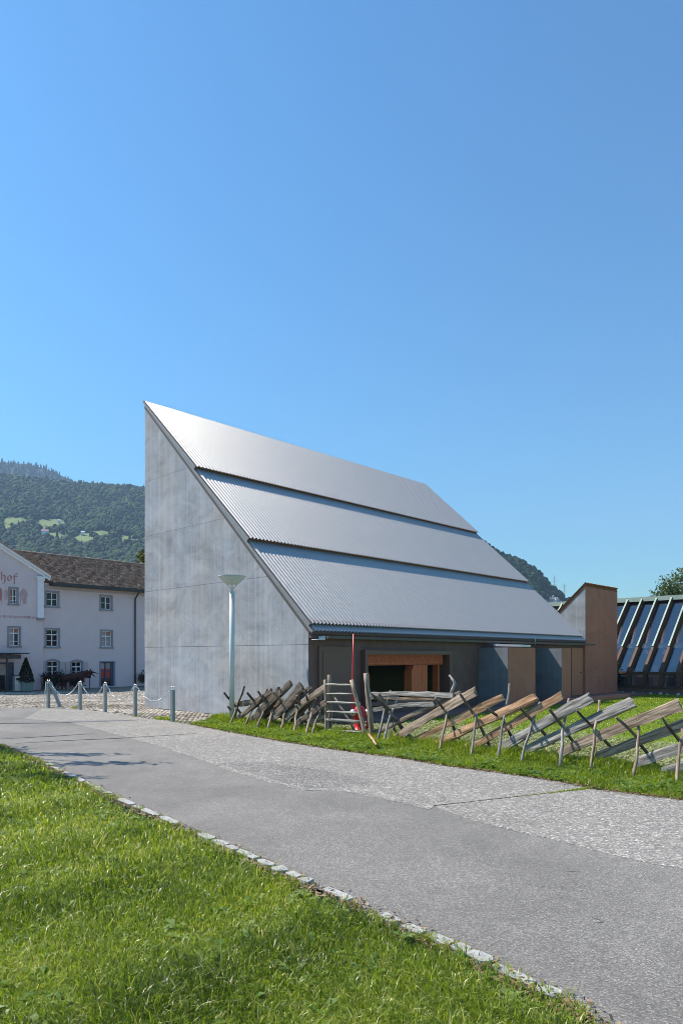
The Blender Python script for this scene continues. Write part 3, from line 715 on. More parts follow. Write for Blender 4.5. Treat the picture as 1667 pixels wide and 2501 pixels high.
def window(h, y, cols=2, transom=None, muntin=None, arched=False, sur=0.11, panes=('win',), depth=0.14):
    x0, x1, z0, z1 = h
    m = MB(); e = 0.035
    m.box(x0-sur, x0, y-e, y+0.05, z0, z1); m.box(x1, x1+sur, y-e, y+0.05, z0, z1)
    if arched:
        n = 8; rise = 0.14; W = x1-x0
        lo = [(x0-sur+(W+2*sur)*k/n, z1 - 0.10 + rise*4*(k/n)*(1-k/n)) for k in range(n+1)]
        up = [(px, pz+0.12) for px, pz in lo]
        m.prism(lo + up[::-1], 'y', y-e-0.02, y+0.05)
        fill = MB(); fill.prism([(x0-sur, z1+0.001)] + [(px, pz+0.115) for px, pz in lo] + [(x1+sur, z1+0.001), (x1+sur, z1+0.12), (x0-sur, z1+0.12)][0:0], 'y', y+0.001, y+0.02)
    else:
        m.box(x0-sur, x1+sur, y-e-0.004, y+0.05, z1, z1+sur)
    wo = m.build('window', M['stone_grey'], old)
    m = MB(); m.box(x0-sur-0.04, x1+sur+0.04, y-0.09, y+0.05, z0-0.11, z0); m.build('sill', M['stone_grey'], wo)
    yb = y + depth; f = 0.055
    m = MB(); m.box(x0+.001, x0+f, yb-0.04, yb+0.03, z0+.001, z1-.001); m.box(x1-f, x1-.001, yb-0.04, yb+0.03, z0+.001, z1-.001)
    m.box(x0+f, x1-f, yb-0.039, yb+0.03, z0+.001, z0+f); m.box(x0+f, x1-f, yb-0.039, yb+0.03, z1-f, z1-.001)
    bars_z = []
    if transom: zt_ = z0 + (z1-z0)*transom; m.box(x0+f, x1-f, yb-0.045, yb+0.03, zt_-0.04, zt_+0.04); bars_z.append((zt_, 0.04))
    xc = [x0 + f + (x1-x0-2*f)*k/cols for k in range(cols+1)]
    for k in range(1, cols): m.box(xc[k]-0.032, xc[k]+0.032, yb-0.042, yb+0.03, z0+f, z1-f if not transom else zt_-0.04)
    if transom:
        for k in range(1, cols): m.box(xc[k]-0.02, xc[k]+0.02, yb-0.035, yb+0.03, zt_+0.04, z1-f)
    if muntin:
        for q in muntin: zm = z0 + (z1-z0)*q; m.box(x0+f, x1-f, yb-0.03, yb+0.02, zm-0.018, zm+0.018)
    m.build('sash', M['sash'], wo)
    zc = [z0+f] + ([zt_] if transom else []) + [z1-f]
    idx = 0
    for i in range(cols):
        for j in range(len(zc)-1):
            m = MB(); m.box(xc[i], xc[i+1], yb+0.032+0.0005*idx, yb+0.04, zc[j], zc[j+1])
            m.build('pane', M[panes[(i + j*cols) % len(panes)]], wo); idx += 1
    return wo
H = {}
H['u1'] = rect(114,1446,142,1480); H['u2'] = rect(247,1456,272,1488)
H['m1'] = rect(114,1537,143,1579); H['m2'] = rect(248,1541,273,1580)
H['g1'] = rect(116,1615,143,1656); H['g2'] = rect(176,1616,200,1655)
H['door'] = rect(246,1617,279,1677)
XR = 8.0
holes = [H[k] for k in ('u1', 'u2', 'm1', 'm2', 'g1', 'g2', 'door')]
wall('wall', XG, XR, 0.0, ZE, 0.0, holes, 0.3, M['plaster'])
m = MB(); m.box(XG-7.5, XR, 0.32, 0.4, 0, ZE); m.build('inner_wall', M['black'], old)
window(H['u1'], 0, 2, None, (0.5,)); window(H['u2'], 0, 2, None, (0.5,))
window(H['m1'], 0, 2, 0.70, (0.34,)); window(H['m2'], 0, 2, 0.68, (0.32,), panes=('win_grey', 'win_grey', 'win_grey', 'win_orange'))
window(H['g1'], 0, 2, 0.68, (0.36,), True); window(H['g2'], 0, 2, 0.68, (0.36,), True)
# side door in a deep reveal
x0, x1, z0, z1 = H['door']
m = MB(); m.box(x0-.09, x0, -0.03, 0.05, z0, z1); m.box(x1, x1+.09, -0.03, 0.05, z0, z1); m.box(x0-.09, x1+.09, -0.034, 0.05, z1, z1+.09); m.build('door_surround', M['stone_grey'], old)
m = MB(); xd = x0 + 0.80*(x1-x0)
m.box(x0+.001, x0+.07, 0.1, 0.16, z0, z1-.001); m.box(xd, x1-.002, 0.1, 0.28, z0, z1-.001); m.box(x0+.07, xd, 0.101, 0.16, z1-.08, z1-.001); m.box(x0+.07, xd, 0.101, 0.16, z0, z0+.1)
xm = (x0+xd)/2; m.box(xm-.03, xm+.03, 0.102, 0.16, z0+.1, z1-.08)
for q in (0.35, 0.62): m.box(x0+.07, xd, 0.105, 0.15, z0+(z1-z0)*q-.03, z0+(z1-z0)*q+.03)
do = m.build('door', M['blue_frame'], old)
zz = [z0+.1, z0+(z1-z0)*.35, z0+(z1-z0)*.5, z0+(z1-z0)*.72, z1-.08]
for k, mt in enumerate(('win', 'win_red', 'win_red', 'win_grey')):
    m = MB(); m.box(x0+.07, xd, 0.162, 0.17, zz[k], zz[k+1]); m.build('pane', M[mt], do)
# shutters
for (a, b) in ((94, 112), (146.5, 159), (160, 172), (203, 216)):
    s0, s1 = lb(a), lb(b); zb, zt_ = lb(a, 1656)[1], lb(a, 1616)[1]
    m = MB(); m.box(s0+.02, s1-.02, -0.05, -0.004, zb, zt_); so = m.build('shutter', M['shutter'], old)
    for q in (0.12, 0.82):
        m = MB(); m.box(s0+.02, s1-.02, -0.062, -0.051, zb+(zt_-zb)*q, zb+(zt_-zb)*q+.06); m.build('batten', M['shutter'], so)
# gabled centre
def gr(*a): return rect(*a, YP)
c0 = lb(-18, None, YP); GX1 = lb(106, None, YP); hw = GX1 - c0; GX0 = c0 - hw
zs = lb(106, 1408, YP)[1]; slope = (lb(0, 1340, YP)[1] - zs)/(GX1 - lb(0, None, YP)); za = zs + slope*hw
g1 = gr(25,1437,42,1474); g2 = gr(23,1533,48,1577)
ent = gr(-60,1618,34,1689)
hol = [g1, g2, (ent[0], ent[1], 0.0, ent[3])]
wall('gable_front', GX0, GX1, 0.0, zs, YP, hol, 0.3, M['plaster'], top=[(GX0, YP, zs), (GX1, YP, zs), (c0, YP, za)])
m = MB(); m.add([(GX1, YP, 0), (GX1, 0.3, 0), (GX1, 0.3, zs), (GX1, YP, zs)], [(0,1,2,3)]); m.build('gable_return', M['plaster'], old)
window(g1, YP, 2, None, (0.5, 0.2), panes=('win_orange', 'win')); window(g2, YP, 2, 0.70, (0.25,), panes=('win_grey', 'win', 'win_grey', 'win_orange'))
# raking cornice
for side in (1, -1):
    for (lo, hi, yo, mt) in ((-0.02, 0.17, -0.12, 'white'), (0.172, 0.34, -0.24, 'white'), (0.342, 0.40, -0.30, 'ridge_tile')):
        xa, xb = c0, c0 + side*(hw + 0.45)
        zA, zB = za, za - slope*(hw + 0.45)
        m = MB(); poly = [(xa, zA+lo), (xb, zB+lo), (xb, zB+hi), (xa, zA+hi)]
        m.prism(poly, 'y', YP+yo, 3.5 if mt == 'ridge_tile' else YP+0.02); m.build('cornice' if mt == 'white' else 'gable_roof', M[mt], old)
# pilaster at the corner of the gabled part
pa, pb = lb(91, None, YP), lb(106, None, YP); zt_, zb_ = lb(98, 1408, YP)[1], lb(98, 1509, YP)[1]
m = MB(); m.box(pa, pb, YP-0.14, YP-0.002, zb_, zt_-0.3); m.box(pa-.05, pb+.05, YP-0.2, YP-.002, zt_-0.3, zt_-0.12); m.box(pa-.12, pb+.14, YP-0.28, YP-.002, zt_-0.12, zt_-0.02)
m.build('pilaster', M['white'], old)
m = MB(); m.box(pa-.04, pb+.04, YP-0.17, YP-.003, zb_-0.16, zb_-.001); m.build('pilaster_foot', M['stone_grey'], old)
# painted frieze band, painted letters and faded painted animals on the plaster
m = MB(); zf = lb(60, 1508, YP)[1]; x = GX0 + 0.1
while x < pa - 0.05:
    ww = rnd.uniform(0.15, 0.3); m.box(x, min(x+ww, pa-0.02), YP-0.006, YP-0.001, zf-0.07+rnd.uniform(-.02,.02), zf+0.09+rnd.uniform(-.02,.02)); x += ww + rnd.uniform(0.0, 0.09)
m.build('painted_frieze', M['paint_pale'], old)
def P2(px, py): return lb(px, py, YP)
lc = (1390.0, 120/1568.0)
def letter(strokes, wd):
    m = MB()
    nib = (math.cos(R(38))*wd/2, math.sin(R(38))*wd/2)
    for k, st in enumerate(strokes):
        pts = [P2(x*lc[1], lc[0] + y*lc[1]) for x, y in st]
        y0 = YP - 0.006 - 0.0006*k
        vs = []
        for (x, z) in pts: vs += [(x-nib[0], y0, z-nib[1]), (x+nib[0], y0, z+nib[1])]
        m.add(vs, [(2*i, 2*i+2, 2*i+3, 2*i+1) for i in range(len(pts)-1)])
    return m.build('painted_letter', M['paint_red'], old)
def arc(cx, cy, rx, ry, a0, a1, n=10): return [(cx+rx*math.cos(R(a0+(a1-a0)*k/n)), cy+ry*math.sin(R(a0+(a1-a0)*k/n))) for k in range(n+1)]
letter([[(62, 85), (62, 345)], [(45, 95), (80, 82)], [(112, 185), (140, 200), (162, 220), (168, 250), (165, 360), (155, 430), (130, 455), (85, 455)], [(66, 215), (112, 185)]], 0.115)
letter([arc(312, 288, 56, 85, 0, 180), arc(312, 288, 56, 85, 180, 360)], 0.115)
letter([[(468, 480), (468, 200), (480, 165), (510, 150), (570, 162)], [(435, 222), (580, 232)]], 0.115)
def blob(cx, cy, rx, ry, mt, n=18, legs=0, k=0):
    m = MB(); r_ = random.Random(int(cx)); vs = []
    for i in range(n):
        a = 2*math.pi*i/n; q = r_.uniform(0.86, 1.1); x, z = P2((cx + rx*q*math.cos(a))*lc[1], lc[0] + (cy + ry*q*math.sin(a))*lc[1]); vs.append((x, YP-0.005-0.001*k, z))
    m.add(vs, [tuple(range(n))])
    for j in range(legs):
        xx = cx + rx*(-0.7 + 1.4*j/max(1, legs-1)); dx = r_.uniform(8, 16)
        q = [P2((xx-dx)*lc[1], lc[0]+(cy+ry*0.6)*lc[1]), P2((xx+dx)*lc[1], lc[0]+(cy+ry*0.6)*lc[1]), P2((xx+dx*.5)*lc[1], lc[0]+(cy+ry*r_.uniform(1.4,1.7))*lc[1]), P2((xx-dx*.5)*lc[1], lc[0]+(cy+ry*r_.uniform(1.4,1.7))*lc[1])]
        m.add([(x, YP-0.0085-0.001*k-0.0003*j, z) for x, z in q], [(0,1,2,3)])
    m.build('painted_figure', M[mt], old)
blob(755, 830, 130, 190, 'paint_pale', legs=3); blob(755, 660, 38, 55, 'paint_pale', k=2); blob(790, 1010, 55, 110, 'paint_pale', k=4)
blob(200, 790, 85, 140, 'paint_pale', legs=4); blob(25, 800, 60, 200, 'paint_red', legs=2)
# eaves, soffit board, gutter, roof of real tile courses
m = MB(); m.box(XG-0.3, XR, -0.06, -0.002, ZE-0.42, ZE-0.20); m.build('cornice', M['shutter'], old)
m = MB(); m.box(GX1+0.5, XR, -0.62, -0.002, ZE-0.16, ZE-0.03); m.build('soffit', M['dark_metal'], old)
m = MB(); m.box(GX1+0.45, XR, -0.76, -0.625, ZE-0.2, ZE+0.0); m.build('gutter', M['dark_metal'], old)
RB, RZt = 4.0, 10.0                           # ridge depth and height
m = MB(); m.prism([(-0.65, ZE-0.025), (RB, RZt-0.12), (RB+4.6, ZE-0.1), (RB+4.6, ZE-0.2), (-0.65, ZE-0.1)], 'x', GX1+0.5, XR); m.prism([(0.05, ZE+0.36), (RB, RZt-0.12), (RB+4.6, ZE-0.1), (RB+4.6, ZE-0.2), (0.05, ZE-0.1)], 'x', XG-7.5, GX1+0.499); m.build('roof_deck', M['tile'], old)
rows = 24; L = math.hypot(RB+0.7, RZt-ZE); dy, dz = (RB+0.7)/L, (RZt-ZE)/L
tv, tt = [], []; tw_ = 0.2
for r_i in range(rows):
    d0 = L*r_i/rows; d1 = d0 + L/rows*1.25
    x = XG - 1.6 + (tw_/2 if r_i % 2 else 0)
    while x < 4.0:
        zr_ = ZE + d0*dz
        if x < GX1 + 0.55 and zr_ < za + 0.25 - slope*abs(x - c0): x += tw_; continue
        t = np.clip(rng.normal(0.5, 0.22), 0, 1); l0 = 0.05 + rng.normal(0, 0.007)
        wv = tw_*0.46
        for (xx, dd, ll) in ((x-wv, d0, l0), (x+wv, d0, l0), (x+wv, d1, 0.012), (x-wv, d1, 0.012), (x-wv, d0, 0.0), (x+wv, d0, 0.0)):
            tv.append((xx, -0.7 + dd*dy - ll*dz, ZE + dd*dz + ll*dy)); tt.append(t)
        x += tw_
nt = len(tv)//6; k6 = (np.arange(nt)*6)[:, None]
M['tile_t'] = tonemat('clay_tile', [(0.0, (0.12, 0.065, 0.042)), (0.5, (0.32, 0.18, 0.115)), (1.0, (0.55, 0.33, 0.22))])
stuff(np_obj('roof_tiles', np.array(tv), [np.concatenate([k6 + np.array([[0,1,2,3]]), k6 + np.array([[4,5,1,0]])])], M['tile_t'], old, np.array(tt)))
x = XG - 1.5
while x < 4.2:
    m = MB(); m.tube([(x, RB, RZt-0.01), (x+0.39, RB, RZt+0.012)], 0.10, 8); m.build('ridge_tile', M['ridge_tile'], old); x += 0.38
for q in range(7):                               # small snow hooks low on the roof
    m = MB(); xx = XG + 1.2 + q*1.2; dd = 0.55
    m.box(xx-.02, xx+.02, -0.7+dd*dy-0.06, -0.7+dd*dy-0.02, ZE+dd*dz+0.03, ZE+dd*dz+0.17); m.build('snow_hook', M['steel'], old)
# downpipe
pd = lb(329)
m = MB(); m.tube([(pd, -0.66, ZE-0.15), (pd, -0.55, ZE-0.35), (pd, -0.12, ZE-0.7), (pd, -0.1, ZE-1.1), (pd, -0.1, 0.9)], 0.055, 8); m.tube([(pd, -0.1, 0.9), (pd, -0.1, 0.0)], 0.07, 8); m.build('downpipe', M['dark_metal'], old)
# entrance: glazed door, side light ladder, corrugated canopy on a post
x0, x1, z0, z1 = ent; z0 = 0.0
m = MB(); xa = lb(20, None, YP)
m.box(xa, xa+.16, YP-.04, YP+.1, z0, z1-.002); m.box(x1-.08, x1-.002, YP-.03, YP+.1, z0, z1-.002); m.box(x0, x1-.08, YP-.035, YP+.1, z1-.12, z1-.003)
for q in (0.14, 0.36, 0.58, 0.8): m.box(xa+.16, x1-.08, YP-.02, YP+.08, z1*q-.03, z1*q+.03)
eo = m.build('entrance_frame', M['blue_frame'], old)
m = MB(); m.box(xa+.16, x1-.08, YP+.101, YP+.11, 0.1, z1-.12); m.build('pane', M['win_grey'], eo)
m = MB(); m.box(x0+.01, xa, YP+.101, YP+.11, 0.1, z1-.12); m.build('pane', M['win_grey'], eo)
m = MB(); m.box(x0+.02, lb(12, None, YP), YP-.02, YP+.03, 0.15, 1.05); m.build('door_leaf', M['black'], eo)
cx1 = lb(74, None, YP-1.4); czt = lb(74, 1592, YP-1.4)[1]
m = MB(); m.box(x0-1.0, cx1-0.5, YP-1.2, YP-0.05, czt-0.45, czt-0.2); m.build('canopy_frame', M['dark_metal'], old)
cpt = lambda v, l: (v, czt + 0.12*(v-YP+1.4)*0 + l)
corrugated(YP-1.45, YP-0.02, 0.0, 0.0, 'canopy_sheet', x0-1.0, cx1, 0.035, 0.22, lambda v, l: (v, czt-0.1+l), 8, 'dark_metal', old)
xp = lb(18, None, YP-1.1); m = MB(); m.box(xp-.05, xp+.05, YP-1.15, YP-1.05, 0, czt-.45); m.build('canopy_post', M['dark_metal'], old)
# things standing in front of the old building
def LW(s, y, z=0.0): return (LO[0]+s*BX[0]+y*AX[0], LO[1]+s*BX[1]+y*AX[1], LO[2]+z)
def on_plaza(px, yo): return LW(lb(px, None, yo), yo)
b = thing('litter_bin', 'slim metal litter pillar beside the conical shrub', 'bin', on_plaza(45, -1.3), RZ)
m = MB(); m.box(-.28, .28, -.2, .2, 0.02, 1.0); m.build('body', M['steel'], b); m = MB(); m.box(-.30, .30, -.22, .22, 1.001, 1.05); m.build('lid', M['dark_metal'], b); m = MB(); m.box(-.2,.2,-.212,-.201,.72,.88); m.build('slot', M['black'], b)
def leaves(n, pts_fn, size, mat, name, parent, tone_fn=None, squash=1.0):
    P_ = pts_fn(n); n = len(P_)
    d1 = rng.normal(size=(n, 3)); d1 /= np.linalg.norm(d1, axis=1)[:, None]
    d2 = np.cross(d1, rng.normal(size=(n, 3))); d2 /= np.linalg.norm(d2, axis=1)[:, None]
    s = size*rng.uniform(0.6, 1.3, n)[:, None]
    vs = np.stack([P_ - d1*s, P_ + d2*s*0.5, P_ + d1*s, P_ - d2*s*0.5], 1).reshape(-1, 3)
    tone = rng.uniform(0, 1, n) if tone_fn is None else tone_fn(P_)
    return np_obj(name, vs, [np.arange(4*n).reshape(-1, 4)], mat, parent, np.repeat(np.clip(tone, 0, 1), 4))
def shell(n, prof, hgt):
    z = rng.uniform(0, hgt, n); r = np.interp(z, [p[1] for p in prof], [p[0] for p in prof])*np.sqrt(rng.uniform(0.55, 1.12, n)); a = rng.uniform(0, 2*np.pi, n)
    return np.stack([r*np.cos(a), r*np.sin(a), z], 1)
s_ = thing('clipped_shrub', 'dark conical clipped evergreen in a square grey-green planter', 'plant', on_plaza(64, -1.4), RZ)
m = MB(); m.box(-.36, .36, -.33, .33, 0.0, .58); m.build('planter', M['pot'], s_); m = MB(); m.box(-.38, .38, -.35, .35, .581, .63); m.build('planter_rim', M['pot'], s_)
c = leaves(2600, lambda n: shell(n, [(.5, 0), (.42, .45), (.24, 1.0), (.03, 1.6)], 1.6), 0.065, M['yew'], 'foliage', s_); c.location = (0, 0, .58)
# steel bull: one continuous body
def skin(name, verts, edges, radii, mat, parent, lv=1):
    me = bpy.data.meshes.new(name); me.from_pydata(verts, edges, []); me.materials.append(mat)
    o = bpy.data.objects.new(name, me); COL.objects.link(o); o.parent = parent
    o.modifiers.new('skin', 'SKIN').use_smooth_shade = True; sv = me.skin_vertices
    if not sv: 
        bpy.context.view_layer.update()
    for i, r_ in enumerate(radii): me.skin_vertices[0].data[i].radius = r_ if hasattr(r_, '__len__') else (r_, r_)
    me.skin_vertices[0].data[0].use_root = True
    sb = o.modifiers.new('sub', 'SUBSURF'); sb.levels = lv; sb.render_levels = lv
    return o
bl = thing('bull_sculpture', 'dark rusty steel bull sculpture before the arched windows', 'sculpture', on_plaza(180, -1.8), RZ)
vb = [(-.75,0,1.0),(-.3,0,.98),(.25,0,1.0),(.65,0,1.15),(.95,0,1.18),(1.3,0,1.0),(1.45,0,.85),
      (-.8,.14,.55),(-.85,.14,0.03),(-.72,-.14,.55),(-.70,-.14,.03),(.62,.14,.55),(.66,.14,.03),(.5,-.14,.55),(.48,-.14,.03),
      (-.98,0,1.05),(-1.15,0,.85),(-1.2,0,.5),(1.1,.2,1.22),(1.18,.32,1.38),(1.1,-.2,1.22),(1.18,-.32,1.38)]
eb = [(0,1),(1,2),(2,3),(3,4),(4,5),(5,6),(0,7),(7,8),(0,9),(9,10),(3,11),(11,12),(3,13),(13,14),(0,15),(15,16),(16,17),(4,18),(18,19),(4,20),(20,21)]
rb = [.32,.33,.34,.36,.27,.16,.12,.14,.07,.14,.07,.13,.07,.13,.07,.06,.035,.05,.05,.02,.05,.02]
skin('body', [(x*.86, y*.86, z*.9) for x, y, z in vb], eb, [r_*.82 for r_ in rb], M['bull'], bl)
pl = thing('spiky_ornament', 'dark spiky star ornament on a thin pole right of the bull', 'sculpture', on_plaza(219, -1.7), RZ)
m = MB(); m.tube([(0,0,0),(0,0,1.1)], .03, 8); m.build('pole', M['bull'], pl)
m = MB()
for k in range(9):
    a = 2*math.pi*k/9; q = .45 if k % 2 else .62
    m.tube([(0,0,1.15), (q*.6*math.cos(a), rnd.uniform(-.1,.1), 1.15+.6*q*math.sin(a)*.7), (q*math.cos(a), rnd.uniform(-.15,.15), 1.12+q*math.sin(a)*.6-.05)], [.07,.045,.01], 6)
m.build('star', M['bull'], pl)
# bicycle by the wall
bi = thing('bicycle', 'small dark bicycle leaning by the wall left of the flower boxes', 'bicycle', on_plaza(105, -0.7), RZ + R(62))
for xx in (-.5, .5):
    m = MB(); m.torus((xx,0,.34), (1,0,0), (0,0,1), .32, .022, 20, 6); wo_ = m.build('wheel', M['rubber'], bi)
    m = MB()
    for k in range(8): a = math.pi*k/8; m.tube([(xx-.3*math.cos(a),0,.34-.3*math.sin(a)),(xx+.3*math.cos(a),0,.34+.3*math.sin(a))], .004, 4)
    m.build('spokes', M['steel'], wo_)
m = MB()
for a, b_ in (((-.5,0,.34),(-.05,0,.32)),((-.5,0,.34),(-.2,0,.8)),((-.05,0,.32),(-.22,0,.88)),((-.05,0,.32),(.38,0,.82)),((-.2,0,.8),(.36,0,.86)),((.36,0,.95),(.5,0,.34))): m.tube([a, b_], .02, 6)
m.build('frame', M['paint_red'], bi)
m = MB(); m.tube([(.33,-.28,1.03),(.36,0,.97),(.33,.28,1.03)], .016, 6); m.build('handlebar', M['dark_metal'], bi)
m = MB(); m.lathe([(.02,0),(.1,.01),(.12,.05),(.05,.07)], 10, (-.23,0,.88)); m.build('saddle', M['rubber'], bi)
for px, lab, wv in ((129, 'large flower box with dark red blooms under the left arched window', 1.5), (187, 'smaller flower box under the right arched window behind the bull', 0.95)):
    f_ = thing('flower_box', lab, 'flower box', LW(lb(px, None, -.28), -.28, lb(px, 1662, -.28)[1]), RZ)
    m = MB(); m.box(-wv/2, wv/2, -.14, .14, -.12, .12); m.build('box', M['dark_metal'], f_)
    leaves(900, lambda n: np.stack([rng.uniform(-wv/2, wv/2, n), rng.normal(-.08, .16, n), rng.normal(0.05, .24, n)], 1), .09, M['flower'], 'flowers', f_)
f_ = thing('flower_box', 'flower box half hidden behind the concrete corner', 'flower box', LW(lb(352, None, -.28), -.28, lb(352, 1656, -.28)[1]), RZ)
m = MB(); m.box(-.4, .4, -.14, .14, -.12, .12); m.build('box', M['dark_metal'], f_)
leaves(300, lambda n: np.stack([rng.uniform(-.45, .45, n), rng.normal(-.08, .13, n), rng.normal(0.05, .2, n)], 1), .09, M['flower'], 'flowers', f_)

# ================================================================== GLASS HALL (local x back, y along the front to the left, z up)
GO = (12.74, 30.2, 0.0)
gl = thing('glass_hall', 'long glasshouse with sloping brown rafters and green copper edge right of the tower', 'building', GO, RZ)
SP = 0.68; k0, k1 = -6, 12
Z0, Z1, XT = 0.98, 4.43, 3.45
m = MB(); m.box(-0.12, 0.25, k0*SP, k1*SP, -0.02, 0.27); m.build('plinth', M['concrete_dark'], gl)
m = MB(); m.box(-0.16, 0.12, k0*SP, k1*SP, 0.272, 0.36); m.build('sill_beam', M['rafter'], gl)
for k in range(k0, k1+1):
    y = k*SP
    m = MB(); m.prism([(-0.24, 0.362), (0.10, 0.362), (0.10, Z0-0.02), (XT+0.1, Z1-0.14), (XT-0.20, Z1+0.02), (-0.22, Z0+0.07)], 'y', y-0.055, y+0.055); ro = m.build('rafter', M['rafter'], gl)
    m = MB(); q = 0.30
    pts = [(XT*q-0.222, Z0+0.075+(Z1-Z0)*q), (XT-0.205, Z1+0.025), (XT-0.225, Z1+0.045), (XT*q-0.242, Z0+0.095+(Z1-Z0)*q)]
    m.prism(pts, 'y', y-0.036, y+0.036); m.build('rafter_cap', M['rafter_cap'], ro)
    if k < k1:
        ya, yb = y+0.057, y+SP-0.057
        m = MB(); m.add([(0.03, ya, Z0), (0.03, yb, Z0), (XT+0.03, yb, Z1-0.02), (XT+0.03, ya, Z1-0.02)], [(0,1,2,3)]); m.build('pane', M['pane'], gl)
        m = MB(); m.box(-0.02, 0.0, ya, yb, 0.36, Z0-0.1); m.build('low_panel', M['pane'], gl)
        m = MB(); m.box(-0.05, 0.05, ya, yb, Z0-0.1, Z0-0.005); m.build('transom', M['rafter'], gl)
        m = MB(); m.box(XT-0.24, XT+0.35, y+0.01, y+SP-0.01, Z1+0.06, Z1+0.085); m.box(XT-0.26, XT-0.22, y+0.01, y+SP-0.01, Z1-0.13, Z1+0.085); m.build('copper_panel', M['copper'], gl)
m = MB(); m.box(XT-0.195, XT+6, k0*SP, k1*SP, Z1-0.10, Z1+0.055); m.build('roof_slab', M['rafter'], gl)
m = MB(); m.box(0.3, 10, k0*SP, k1*SP, 0.0, 0.1); m.build('floor', M['inner_blue'], gl)
m = MB(); m.box(8.0, 8.1, k0*SP, k1*SP, 0.1, Z1-0.1); m.build('rear_wall', M['inner_blue'], gl)
m = MB(); m.box(2.4, 7.9, k0*SP+.1, k1*SP-.1, 2.05, 2.25); m.build('gallery', M['pale'], gl)
for k in range(k0, k1, 1):
    y = k*SP + 0.3
    m = MB(); m.prism([(3.9, Z1-0.12), (4.15, Z1-0.12), (2.9, 2.26), (2.7, 2.26)], 'y', y-0.04, y+0.04); m.build('strut', M['inner_wood'], gl)
for k in range(-5, 9):
    y = k*0.9
    m = MB(); m.box(1.4, 2.0, y-0.25, y+0.25, 0.72, 0.76); m.box(1.65, 1.72, y-0.03, y+0.03, 0.1, 0.72); m.build('table', M['pale'], gl)
    m = MB(); m.prism([(y-.16, 1.75), (y+.16, 1.75), (y+.08, 1.95), (y-.08, 1.95)], 'x', 1.8, 2.05); m.build('lamp_shade', M['inner_wood'], gl)
for k in range(-4, 6): 
    m = MB(); m.box(3.0, 3.1, k*1.1-.08, k*1.1+.08, 0.1, 1.2+0.1*(k % 3)); m.build('column', M['pale'], gl)
m = MB(); m.box(-0.5, 0.75, 1.45, 2.4, 2.15, 2.55); m.build('porch_canopy', M['flash'], gl)
m = MB(); m.box(-0.2, 0.6, 1.5, 2.38, 0.36, 2.14); m.build('porch_panel', M['rafter'], gl)
# planting and loose stones along the foot of the glass hall
def GLW(x, y, z=0.0): return (GO[0]+x*BX[0]+y*AX[0], GO[1]+x*BX[1]+y*AX[1], z)
pt_ = thing('potted_plant', 'plant with pale flowers in a black tub between tower and glasshouse', 'plant', GLW(-0.55, 0.75), RZ)
m = MB(); m.lathe([(.22,0.0),(.3,.55),(.33,.56),(.33,.62),(.28,.62),(.26,.5)], 18); m.build('tub', M['rubber'], pt_)
leaves(500, lambda n: rng.normal(0, 1, (n, 3))*np.array([.2, .2, .25]) + np.array([0, 0, .95]), .07, M['poplar'], 'foliage', pt_)
leaves(40, lambda n: rng.normal(0, 1, (n, 3))*np.array([.15, .15, .15]) + np.array([0, 0, 1.2]), .06, M['pale'], 'blossoms', pt_)
for k in range(16):
    yy = 1.9 - k*0.36 + rnd.uniform(-.12, .12); o_ = None
    m = MB(); r_ = rnd.uniform(.05, .11); m.lathe([(r_*.8,-.02),(r_,r_*.4),(r_*.75,r_*.9),(r_*.2,r_*1.1)], 7)
    for i in range(len(m.v)): x, y, z = m.v[i]; m.v[i] = (x*rnd.uniform(.8,1.3), y*rnd.uniform(.8,1.2), z*rnd.uniform(.85,1.15))
    o_ = m.build('boulder', M['rock']); o_.location = GLW(-0.35 + rnd.uniform(-.1,.1), yy, 0.01)
    tag(o_, 'small pale stone in the grass at the foot of the glasshouse plinth', 'stone', 'pale stones along the glasshouse plinth')
